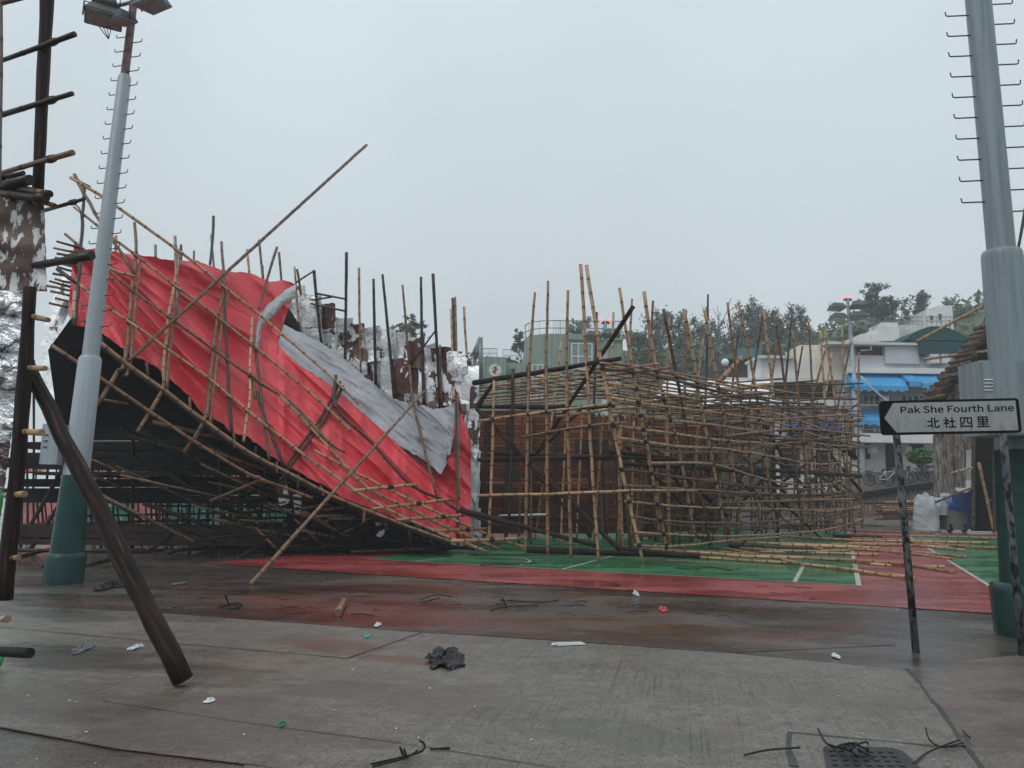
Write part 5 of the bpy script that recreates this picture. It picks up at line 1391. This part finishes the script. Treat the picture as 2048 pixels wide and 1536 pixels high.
lb_ = thing('apartment_building', Vector((P(1600, 950, 52).x, 52, 0)), 'cream low building with a dark shutter band behind the bamboo posts', 'building')
part(lb_, 'roof_block', 'wall_cream', 1601, 690, 1655, 722, 54, 3)
part(lb_, 'upper_wall', 'wall_white', 1450, 756, 1682, 768, 52.4, 3); part(lb_, 'upper_wall', 'wall_white', 1522, 716, 1682, 756, 52.6, 3)
part(lb_, 'roof_edge', 'white_paint', 1516, 711, 1592, 716, 52.2, 3)
part(lb_, 'shutter_band', 'brown_board', 1551, 765, 1682, 797, 51.8, .5)
part(lb_, 'floor_slab', 'wall_white', 1545, 797, 1686, 812, 51.5, 1)
part(lb_, 'lower_wall', 'wall_grey', 1545, 812, 1686, 872, 52.3, 3); part(lb_, 'floor_slab', 'wall_white', 1545, 872, 1690, 886, 51.4, 1); part(lb_, 'ground_wall', 'wall_white', 1440, 886, 1690, 960, 52.5, 3, 0)
awning(lb_, 1566, 1680, 831, 856, 51.9, 'awning_dark_blue')
for x0 in (1655,): window(lb_, x0, 722, x0 + 16, 738, 52.55, 2, 2)
for x0, x1 in ((1560, 1600), (1640, 1660), (1470, 1510)): part(lb_, 'doorway', 'doorway_dark', x0, 888, x1, 955, 52.4, .1)
railing(lb_, 1560, 1685, 858, 871, 51.5, 24)

ht = thing('rooftop_hut', P(1480, 740, 60), 'dark rooftop hut with a sloping green roof beside the white wall', 'hut')
part(ht, 'wall', 'awning_dark' if 'awning_dark' in MATS else 'paving_dark', 1445, 718, 1524, 800, 60, 5, 0)
mb = MB(); a, b, c_, e_ = P(1441, 717, 59.5), P(1530, 717, 59.5), P(1520, 696, 62), P(1480, 696, 62); th = Vector((0, 0, -.08))
mb.hexa([a + th, b + th, c_ + th, e_ + th, a, b, c_, e_]); mb.build('roof', 'mesh_green', ht)
gl = thing('globe_lamp', P(1450, 745, 58.5), 'white globe lamp in front of the dark rooftop hut', 'lamp')
mb = MB(); mb.ball(P(1450, 725, 58.5), .3, .3, .3, 12, 8); mb.build('globe', 'white_plastic', gl); mb = MB(); mb.tube([P(1450, 733, 58.5), P(1450, 800, 58.5)], .04, 6); mb.build('pole', 'galvanised', gl)

hh = thing('hill_house', P(1880, 650, 88), 'small white house standing on the hill among trees', 'house')
part(hh, 'wall', 'wall_white', 1853, 620, 1885, 665, 88, 5); part(hh, 'wall', 'wall_white', 1878, 611, 1906, 665, 89, 6); window(hh, 1875, 627, 1884, 642, 87.95, 1, 1); window(hh, 1858, 630, 1867, 642, 87.95, 1, 1)

# white stall roofs behind the lattice
st_ = thing('market_stall', P(1440, 900, 36), 'stall with a white sheet roof seen through the bamboo lattice', 'stall')
mb = MB(); a, b = P(1300, 812, 34), P(1550, 806, 34); c_, e_ = P(1545, 760, 38), P(1330, 762, 38); th = Vector((0, 0, -.06))
mb.hexa([a + th, b + th, c_ + th, e_ + th, a, b, c_, e_]); mb.build('roof_sheet', 'white_plastic', st_)
for x in (1310, 1390, 1470, 1545):
    p = P(x, 810, 34.2); mb = MB(); mb.tube([Vector((p.x, p.y, 0)), p], .06, 6); mb.build('post', 'bamboo_brown', st_)
part(st_, 'back_panel', 'dark_board', 1300, 860, 1440, 1040, 36.5, .1, 0)
part(st_, 'back_panel', 'concrete_plain', 1442, 880, 1545, 1040, 36.9, .1, 0)
# green and pink sheet stalls behind the stage
s2 = thing('sheet_fence', P(300, 1050, 31), 'fence hung with green and pink sheets behind the dark stage', 'fence')
for i, (x0, x1, y0, y1, mt) in enumerate(((30,95,905,945,'stall_stripes'), (40,130,985,1060,'pink_sheet'), (96,170,985,1062,'green_sheet'), (170,262,1000,1062,'green_sheet'), (262,330,1000,1062,'pink_sheet'), (330,460,1000,1062,'green_sheet'), (460,560,1000,1062,'green_sheet'), (150,340,925,985,'stall_stripes'), (340,560,925,985,'pink_sheet'), (560,700,980,1062,'green_sheet'), (300,345,840,880,'awning_blue'), (346,480,830,920,'green_sheet'), (170,300,860,920,'concrete_plain'))):
    part(s2, 'sheet', mt, x0, y0, x1 - .5, y1, 31 + .12 * (i % 3), .04)
for x in (30, 160, 300, 440, 580, 700):
    p = P(x, 900, 31.5); mb = MB(); mb.box(p.x - .05, 31.42, 0, p.x + .05, 31.52, 4.5); mb.build('post', 'dark_board', s2)

# round sign with a red brush mark
rsn = thing('round_sign', P(990, 760, 40), 'round white sign with a red brush mark above the lattice', 'sign')
c0 = P(990, 740, 40); rr_ = 12.5 / F_PX * 40
ey = Vector((0, 1, 0))
mb = MB(); mb.tube([c0, c0 + Vector((0, .08, 0))], rr_, 24, smooth=False); dsk = mb.build('disc', 'white_paint', rsn)
mb = MB()
for st in ([(.3,.62),(.52,.72),(.66,.84)], [(.48,.76),(.6,.6),(.5,.5)], [(.3,.38),(.55,.5),(.72,.56)], [(.52,.62),(.44,.4),(.5,.22),(.6,.2)], [(.36,.3),(.6,.36)]):
    stroke(mb, st, .05, lambda x, y: c0 + Vector(((x - .5) * 2 * rr_, -.006, (y - .5) * 2 * rr_)))
mb.build('brush_mark', 'ink_red', dsk)
mb = MB(); mb.tube([c0 + Vector((0, .2, -.1)), Vector((c0.x, 40.2, 0))], .05, 8); mb.build('pole', 'galvanised', rsn)

# ------------------------------------------------------------------ ramp, barrier pile, bicycles, shrub
rp = thing('ramp_wall', P(1700, 1010, 45), 'low ramp wall with slatted side and a dark sloping rail', 'wall')
panel('slatted_side', [(1440,1044),(1880,1044),(1880,972),(1735,994),(1560,1002),(1440,1006)], 46, .2, 'bark_sheet', rp)
panel('rail', [(1560,1003),(1735,996),(1880,975),(1880,962),(1735,983),(1560,992)], 45.8, .12, 'dark_board', rp)
panel('walkway', [(1735,984),(1880,963),(1985,958),(1985,940),(1690,945),(1690,984)], 47.5, .3, 'concrete_plain', rp)
ys = part(rp, 'yellow_sign', 'yellow_paint', 1629, 994, 1645, 1004, 45.5, .05)
part(rp, 'base_kerb', 'concrete_plain', 1500, 1036, 1880, 1044, 45.0, .5, 0)
for i in range(16):
    y = 1006 + (i % 8) * 4.6 + R.uniform(-1, 1); x0 = 1738 + R.uniform(-5, 30); x1 = 1850 + R.uniform(-20, 18)
    dd = 41.5 + .25 * (i // 8)
    loose('bamboo_pole', [P(x0, y, dd), P(x1, y + R.uniform(-3, 3), dd + .2)], .06, R.choice(['bamboo_tan', 'bamboo_brown', 'bamboo_brown']), 'bamboo pole stacked in the pile against the ramp wall', 'bamboo pole', 'bamboo poles stacked by the ramp')
def bicycle(loc, yaw, fm, label):
    t = thing('bicycle', loc, label, 'bicycle', 'bicycles parked on the walkway')
    rot = Matrix.Rotation(yaw, 3, 'Z'); T = lambda x, z, y=0: Vector(loc) + rot @ Vector((x, y, z))
    for cx in (-.52, .52):
        mb = MB(); mb.tube([T(cx + .32 * math.cos(a), .33 + .32 * math.sin(a)) for a in [2 * math.pi * i / 18 for i in range(19)]], .022, 5)
        for i in range(8):
            a = math.pi * 2 * i / 8; mb.tube([T(cx, .33), T(cx + .31 * math.cos(a), .33 + .31 * math.sin(a))], .004, 3)
        mb.build('wheel', 'rubber', t)
    mb = MB()
    for a, b in (((-.52,.33),(-.1,.3)), ((-.1,.3),(-.22,.85)), ((-.52,.33),(-.2,.72)), ((-.1,.3),(.36,.74)), ((-.2,.72),(.34,.84)), ((.52,.33),(.36,.74)), ((.36,.74),(.32,.98))): mb.tube([T(*a), T(*b)], .022, 6)
    mb.build('frame', fm, t)
    mb = MB(); mb.tube([T(.24, 1.02, -.26), T(.36, 1.0, -.1), T(.36, 1.0, .1), T(.24, 1.02, .26)], .017, 5); mb.build('handlebar', 'bike_metal', t)
    mb = MB(); mb.ball(T(-.24, .89), .14, .08, .045, 8, 5); mb.build('saddle', 'rubber', t)
    mb = MB(); mb.obox(T(.56, .82), rot @ Vector((.15, 0, 0)), rot @ Vector((0, .14, 0)), Vector((0, 0, .1))); mb.build('basket', 'bike_metal', t)
for i, x in enumerate((1758, 1778, 1796, 1812, 1828, 1846, 1862, 1600, 1640, 1665)):
    y = 972 - (x - 1758) * .13 if x > 1700 else 985
    bicycle(P(x, y, 47.1 - .35 * (i % 2)), R.uniform(-.5, .5) + (math.pi if i % 3 == 0 else 0), R.choice(['bike_metal', 'white_paint', 'litter_red' if i == 6 else 'bike_metal']), 'parked bicycle with a basket in the row on the walkway')

# ------------------------------------------------------------------ hill and trees
CR = [(300,735),(760,708),(900,715),(1050,735),(1250,716),(1350,690),(1450,690),(1560,672),(1640,676),(1700,648),(1760,634),(1830,640),(1900,640),(1960,612),(2048,580),(2400,520)]
def crest_z(x): return 0
mb = MB(); nx, ny = 90, 22; vs = []
for i in range(nx + 1):
    px = lerp(250, 2500, i / nx)
    zc = P(px, interp(CR, px), 100).z
    for j in range(ny + 1):
        t = j / ny; dd = lerp(66, 150, t); tt = min(1, (dd - 66) / 34); h = zc * (tt * tt * (3 - 2 * tt)) if dd < 100 else zc * (1 - .35 * (dd - 100) / 50)
        p = P(px, 900, dd); vs.append(Vector((p.x, dd, h + 1.0 * nz(p.x / 6, dd / 6) * min(1, t * 4) - .2)))
mb.add(vs, [(i * (ny + 1) + j, (i + 1) * (ny + 1) + j, (i + 1) * (ny + 1) + j + 1, i * (ny + 1) + j + 1) for i in range(nx) for j in range(ny)], 0, None, True)
hl = mb.build('hill', 'leaf_green'); hl['kind'] = 'structure'
def leafquad(mb, c, s_, rr):
    a = Vector((rr.gauss(0, 1), rr.gauss(0, 1), rr.gauss(0, .7))).normalized(); b = a.cross(Vector((rr.gauss(0, 1), rr.gauss(0, 1), rr.gauss(0, 1)))).normalized()
    mb.add([c - a * s_, c - b * s_ * .45, c + a * s_, c + b * s_ * .45], [(0, 1, 2, 3)])
# undergrowth on the slopes
mb = MB(); rr = random.Random(5)
for i in range(9000):
    px = rr.uniform(700, 2300); dd = rr.uniform(72, 104); zc = P(px, interp(CR, px), 100).z; tt = min(1, (dd - 66) / 34); h = zc * (tt * tt * (3 - 2 * tt)) if dd < 100 else zc
    p = P(px, 900, dd); leafquad(mb, Vector((p.x, dd, h + 1.0 * nz(p.x / 6, dd / 6) + rr.uniform(0, .9 + .8 * nz(p.x / 3, dd / 3)))), rr.uniform(.25, .6), rr)
tag(mb.build('undergrowth', 'leaf_green'), 'green undergrowth covering the hill slopes behind the buildings', 'undergrowth', None, 'stuff')
TN = [0]
def tree(base, H_, W_, mat, label, dens=1500, leaf=.2, bare=.25, group='trees on the hill behind', seed=1, top_heavy=.45):
    rr = random.Random(seed); base = Vector(base)
    t = thing('tree', base, label, 'tree', group)
    mb = MB(); tips = []
    trunk = [base + Vector((W_ * .05 * rr.gauss(0, 1) * i, W_ * .03 * rr.gauss(0, 1) * i, H_ * .2 * i)) for i in range(5)]
    mb.tube(trunk, lambda q: H_ * .018 * (1 - .75 * q) + .03, 6)
    nl = 16
    for i in range(nl):
        q = rr.uniform(.25, .95); k2 = q * 4; j = min(3, int(k2)); a = trunk[j].lerp(trunk[j + 1], k2 - j)
        an = rr.uniform(0, 2 * math.pi); l = W_ * .5 * rr.uniform(.55, 1.0) * (1.25 - q * .7)
        e_ = a + Vector((math.cos(an) * l, math.sin(an) * l * .8, H_ * rr.uniform(.1, .26)))
        m_ = a.lerp(e_, .5) + Vector((0, 0, -H_ * .02)); mb.tube([a, m_, e_], lambda q_: H_ * .007 * (1 - .8 * q_) + .012, 5); tips.append((e_, l)); tips.append((m_.lerp(e_, .4), l))
        for s_ in range(4):
            b = e_ + Vector((rr.gauss(0, .12) * W_, rr.gauss(0, .1) * W_, rr.uniform(.0, .13) * H_)); mb.tube([m_.lerp(e_, rr.uniform(.4, 1)), b], .02 + H_ * .0015, 4); tips.append((b, l))
    mb.build('trunk', 'bark', t)
    mb = MB()
    if dens:
        keep = [x for x in tips if rr.random() > bare]
        for _ in range(dens):
            c_, l = rr.choice(keep); leafquad(mb, c_ + Vector((rr.gauss(0, .055) * W_, rr.gauss(0, .07) * W_, rr.gauss(0, .03) * H_)), leaf * rr.uniform(.6, 1.4), rr)
        mb.build('crown', mat, t)
    return t
TR = [ # px x, top y, base y, width px, depth, mat, density, bare, label
 (818,628,705,70,62,'leaf_hazed',900,.45,'thin grey tree showing above the silver sheet wall'),
 (1040,662,730,34,72,'leaf_hazed',500,.4,'small thin tree left of the green building roof'),
 (1160,640,715,44,80,'leaf_hazed',900,.2,'small round tree rising behind the green building roof railing'),
 (1290,655,780,90,84,'leaf_dark',2600,.1,'broad dark tree at the left end of the hill wood'),
 (1322,608,780,80,88,'leaf_hazed',1900,.25,'tall hazy tree second from the left in the hill wood'),
 (1378,628,790,86,86,'leaf_dark',2300,.15,'dense dark tree in the middle left of the hill wood'),
 (1430,592,780,96,90,'leaf_hazed',1100,.5,'tallest sparse tree with bare branches in the hill wood'),
 (1470,598,780,84,90,'leaf_hazed',1300,.4,'sparse twiggy tree beside the tallest tree of the hill wood'),
 (1515,600,770,80,90,'leaf_hazed',1900,.25,'feathery grey tree in the middle right of the hill wood'),
 (1560,610,760,76,88,'leaf_dark',2100,.2,'dark feathery tree near the right end of the hill wood'),
 (1600,606,740,64,88,'leaf_hazed',1700,.3,'feathery tree at the right end of the hill wood'),
 (1400,690,800,110,80,'leaf_green',2600,.05,'low green bushy tree under the hill wood'),
 (1290,700,800,100,78,'leaf_green',2400,.05,'low dark green bushy tree beside the green building'),
 (1745,570,668,74,92,'leaf_dark',2600,.1,'dark pine like tree standing tallest on the hill right of the far mast'),
 (1772,592,668,60,91,'leaf_dark',2000,.15,'dark leaning tree close beside the tallest hill tree'),
 (1825,576,668,60,92,'leaf_dark',1300,.35,'open branched dark tree left of the white hill house'),
 (1912,585,660,46,98,'leaf_hazed',300,.7,'almost bare tree right of the white hill house'),
 (1935,612,680,70,94,'leaf_green',1500,.1,'pale green round tree above the bamboo shed roof'),
 (1700,652,700,70,90,'leaf_green',1700,.05,'bushy green tree low on the hill behind the far mast'),
]
for i, (x, yt, yb, wpx_, dd, mt, dn, br_, lb2) in enumerate(TR):
    b = P(x, yb, dd); H_ = P(x, yt, dd).z - b.z
    tree(b, H_ * .93, wpx_ * .8 / F_PX * dd, mt, lb2, int(dn * 1.25), .17, min(.6, br_ + .12), 'trees on the hill behind', 100 + i)
shb = P(1848, 935, 47.4); sh = thing('shrub', shb, 'bright green clipped shrub beside the bicycles', 'shrub')
mb = MB(); rr = random.Random(3)
for _ in range(1400):
    v_ = Vector((rr.gauss(0, 1), rr.gauss(0, 1), rr.gauss(0, 1))).normalized() * rr.uniform(.5, 1.0); leafquad(mb, P(1842, 913, 47.3) + Vector((v_.x * .85, v_.y * .7, v_.z * .5)), .12, rr)
mb.build('crown', 'leaf_bright', sh); mb = MB(); mb.tube([P(1845, 950, 47.3), P(1843, 915, 47.3)], .07, 6); mb.build('trunk', 'bark', sh)

# ------------------------------------------------------------------ litter
def crumple(name, x0, y0, x1, y1, h, mat, label, cat, seed, group=None, thick=True):
    a, b = G(x0, (y0 + y1) / 2), G(x1, (y0 + y1) / 2); c = (a + b) / 2; w_ = (b - a).length / 2; dp_ = (G((x0 + x1) / 2, y0) - G((x0 + x1) / 2, y1)).length / 2
    mb = MB(); n, k2 = 26, 9; vs = []
    for j in range(k2 + 1):
        th = math.pi * .5 * j / k2
        for i in range(n):
            ph = 2 * math.pi * i / n; q = .75 + .45 * nz(math.cos(ph) * 2 + seed, math.sin(ph) * 2, th) + .25 * nz(ph * 3, th * 4, seed)
            vs.append(c + Vector((math.cos(ph) * math.sin(th) * w_ * q, math.sin(ph) * math.sin(th) * dp_ * q, .014 + max(0, h * math.cos(th) * (q + .5 * nz(ph * 2, th * 3, seed + 9))))))
    mb.add(vs, [(j * n + i, (j + 1) * n + i, (j + 1) * n + (i + 1) % n, j * n + (i + 1) % n) for j in range(k2) for i in range(n)], 0, [[(vs[z].x * 3, vs[z].y * 3) for z in (j * n + i, (j + 1) * n + i, (j + 1) * n + (i + 1) % n, j * n + (i + 1) % n)] for j in range(k2) for i in range(n)], False)
    o = mb.build(name, mat, None, c); return tag(o, label, cat, group)
crumple('plastic_bag', 842, 1300, 936, 1346, .085, 'plastic_black', 'crumpled black plastic bag lying on the concrete slab', 'bag', 1.0)
crumple('plastic_bag', 206, 1165, 246, 1184, .08, 'plastic_black', 'small black rag lying behind the left mast base', 'rag', 2.0)
crumple('wrapper', 258, 1292, 284, 1304, .03, 'litter_white', 'white and teal wrapper on the ground left of the leaning log', 'litter', 3.0)
crumple('wrapper', 408, 1400, 432, 1411, .02, 'litter_white', 'torn white paper on the ground right of the leaning log foot', 'litter', 4.0)
crumple('wrapper', 748, 1248, 762, 1257, .03, 'litter_white', 'small white paper scrap near the dirty ground edge', 'litter', 5.0)
crumple('wrapper', 728, 1270, 742, 1279, .03, 'litter_teal', 'small teal wrapper on the stained concrete', 'litter', 6.0)
crumple('wrapper', 1314, 1218, 1336, 1227, .05, 'litter_red', 'red and white wrapper on the dirty strip before the court', 'litter', 7.0)
crumple('paper_cup', 1267, 1187, 1278, 1196, .06, 'litter_white', 'tiny white cup on the dark strip before the court', 'cup', 8.0)
crumple('wrapper', 1665, 1312, 1680, 1320, .03, 'litter_white', 'small white scrap on the slab left of the street sign post', 'litter', 9.0)
crumple('bottle', 157, 1294, 172, 1314, .06, 'pale_glass', 'clear plastic bottle lying on the wet ground at left', 'bottle', 10.)
# white tube
a, b = G(1114, 1290, .02), G(1166, 1286, .02)
mb = MB(); n = 10; L_ = b - a
for i in range(n):
    pass
sd_ = Vector((-L_.y, L_.x, 0)).normalized()
mb.hexa([a - sd_ * .02 + Vector((0, 0, -.005)), b - sd_ * .05 + Vector((0, 0, -.005)), b + sd_ * .05 + Vector((0, 0, -.005)), a + sd_ * .02 + Vector((0, 0, -.005)), a - sd_ * .012 + Vector((0, 0, .028)), b - sd_ * .045 + Vector((0, 0, .006)), b + sd_ * .045 + Vector((0, 0, .006)), a + sd_ * .012 + Vector((0, 0, .028))])
tb = mb.build('squeezed_tube', 'litter_white', None, a); tag(tb, 'flat white squeezed tube lying on the slab edge', 'tube')
mb = MB(); mb.tube([a - L_.normalized() * .06 + Vector((0, 0, .01)), a + Vector((0, 0, .01))], .014, 8); mb.build('cap', 'white_plastic', tb)
loose('bamboo_offcut', [G(676, 1226, .05), G(688, 1202, .05)], .05, 'bamboo_tan', 'short cut piece of bamboo on the brown stained ground', 'bamboo offcut', taper=0)
loose('bamboo_offcut', [G(342, 1170, .02), G(376, 1166, .02)], .02, 'bamboo_tan', 'thin bamboo splinter on the wet ground behind the leaning log', 'bamboo offcut', taper=0)
mb = MB(); c = G(564, 1448, .03)
mb.tube([c + Vector((.022 * math.cos(a_), .014 * math.sin(a_), .014 * math.sin(a_ + .6))) for a_ in [2 * math.pi * i / 14 for i in range(15)]], .008, 6); tag(mb.build('bottle_ring', 'plastic_green', None, c), 'tiny green ring lying on the slab in the foreground', 'litter')
def strand(name, pls, label, seed, r_=.007):
    rr = random.Random(seed); mb = MB(); c0 = G(*pls[0][0][:2])
    for pl in pls:
        pts = smooth_pts([G(q[0], q[1], (q[2] if len(q) > 2 else 0) + .02) for q in pl], .05); mb.tube(pts, r_, 5)
    return tag(mb.build(name, 'lashing', None, c0), label, 'strap')
strand('plastic_strap', [[(742,1528),(800,1515),(845,1502,.02),(848,1487,.1),(840,1482,.13)], [(745,1533),(815,1514,.02),(835,1500,.06)], [(806,1510,.02),(800,1494,.1)], [(860,1498),(900,1496)], [(812,1512),(808,1498,.08)]], 'curled black plastic strap on the slab at the bottom centre', 1)
strand('plastic_strap', [[(1488,1510),(1535,1500,.02),(1600,1495,.01)]], 'single straight black strap left of the manhole cover', 2, .0065)
strand('plastic_strap', [[(1636,1458,.06),(1655,1488,.03),(1690,1494,.04),(1730,1484,.07),(1736,1488)], [(1672,1494,.03),(1700,1486,.06),(1738,1500)], [(1690,1492,.05),(1720,1515),(1748,1518)], [(1660,1490),(1700,1500,.05),(1712,1485,.08),(1680,1497)], [(1715,1498,.04),(1740,1512,.02)]], 'tangled black straps lying over the manhole cover', 3, .007)
strand('plastic_strap', [[(1852,1456,.08),(1858,1478,.04),(1882,1494,.02),(1925,1486,.03)], [(1826,1528),(1850,1508),(1880,1494,.03),(1918,1480,.06)], [(1882,1494),(1930,1492)], [(1926,1462),(1940,1476,.03)]], 'crossed black straps right of the manhole cover', 4, .006)
strand('plastic_strap', [[(440,1212),(460,1208,.05),(480,1214),(455,1218,.03)], [(450,1190,.2),(458,1210)], [(436,1216),(470,1206,.05),(484,1210)]], 'bunch of thin black straps on the ground in front of the slim leaning pole', 5, .012)
for i, pl in enumerate([[(1000,1200),(1080,1204),(1118,1200)], [(1004,1195,.15),(1012,1212)], [(980,1222),(1010,1214,.05),(1075,1210)], [(840,1200),(870,1190,.06),(905,1193)], [(845,1204),(880,1196,.04)]]):
    strand('plastic_strap', [pl], 'thin black strap lying on the dirty strip in front of the court', 6, .009)['group'] = 'black straps before the court'
for i, pl in enumerate([[(960,1130),(1020,1128,.03),(1075,1126)], [(1390,1138),(1420,1134,.03),(1466,1142)], [(1350,1136),(1400,1142)], [(965,1124),(985,1130)], [(1450,1140),(1480,1139)]]):
    strand('plastic_strap', [pl], 'black strap lying on the green surface of the court', 7, .012)['group'] = 'black straps on the court'
rr = random.Random(11)
mb = MB()
for i in range(60):
    x, y = rr.uniform(0, 1900), rr.uniform(1180, 1530); c = G(x, y, .018); s_ = rr.uniform(.003, .010); an = rr.uniform(0, 3)
    v1, v2 = Vector((math.cos(an), math.sin(an), .1)) * s_, Vector((-math.sin(an), math.cos(an), .2)) * s_ * .6
    mb.add([c - v1 - v2, c + v1 - v2, c + v1 + v2, c - v1 + v2], [(0, 1, 2, 3)])
tag(mb.build('litter_specks', 'litter_white'), 'tiny pale specks of litter scattered over the concrete', 'litter', None, 'stuff')
mb = MB()
for i in range(40):
    x, y = rr.uniform(300, 1650), rr.uniform(1168, 1235); c = G(x, y, .02); an = rr.uniform(-.6, .6); L_ = rr.uniform(.04, .16)
    v1 = Vector((math.cos(an), math.sin(an), 0)) * L_; mb.tube([c - v1, c + Vector((0, .02, .01)), c + v1], rr.uniform(.003, .007), 4)
tag(mb.build('twig_litter', 'dark_board'), 'dark splinters and twigs scattered on the dirty strip before the court', 'litter', None, 'stuff')
# manhole cover
q = [G(1645, 1497), G(1800, 1502), G(1900, 1600), G(1665, 1600)]
mh = thing('manhole_cover', G(1740, 1530), 'rounded dark iron manhole cover at the bottom right edge', 'manhole cover')
def mh_pt(u, v, z): return (q[3].lerp(q[2], u)).lerp(q[0].lerp(q[1], u), v) + Vector((0, 0, z))
ol = []
for cx, cy, a0 in ((.86, .86, 0), (.1, .9, 90), (.06, .06, 180), (.94, .06, 270)):
    rd = .14 if a0 == 0 else (.1 if a0 == 90 else .06)
    for i in range(6):
        a = math.radians(a0 + 90 * i / 5); ol.append((cx + rd * math.cos(a), cy + rd * math.sin(a)))
mb = MB(); n = len(ol); mb.add([mh_pt(u, v, .010) for u, v in ol] + [mh_pt(u, v, .020) for u, v in ol], [tuple(range(n, 2 * n))] + [(i, (i + 1) % n, n + (i + 1) % n, n + i) for i in range(n)])
for i in range(7):
    for j in range(9):
        u, v = .1 + i * .12, .08 + j * .1
        if u > .82 and v > .7: continue
        ax_ = mh_pt(u + .03, v, 0) - mh_pt(u - .03, v, 0); ay_ = mh_pt(u, v + .02, 0) - mh_pt(u, v - .02, 0)
        mb.obox(mh_pt(u, v, .0215), ax_ / 2, ay_ / 2, Vector((0, 0, .004)))
mb.build('lid', 'iron', mh)

# ------------------------------------------------------------------ haze
mb = MB(); mb.box(-60, -40, -1, 130, 175, 42)
hz = mb.build('haze', 'concrete_plain'); hz['kind'] = 'stuff'
hm = bpy.data.materials.new('haze_air'); hm.use_nodes = True; ht_ = hm.node_tree; ht_.nodes.clear()
out = ht_.nodes.new('ShaderNodeOutputMaterial'); pv = ht_.nodes.new('ShaderNodeVolumePrincipled')
pv.inputs['Color'].default_value = (0.93, 0.96, 0.98, 1); pv.inputs['Density'].default_value = 0.0015
ht_.links.new(pv.outputs[0], out.inputs['Volume']); hz.data.materials.clear(); hz.data.materials.append(hm)
for o in bpy.data.objects:
    if '_o' in o: del o['_o']
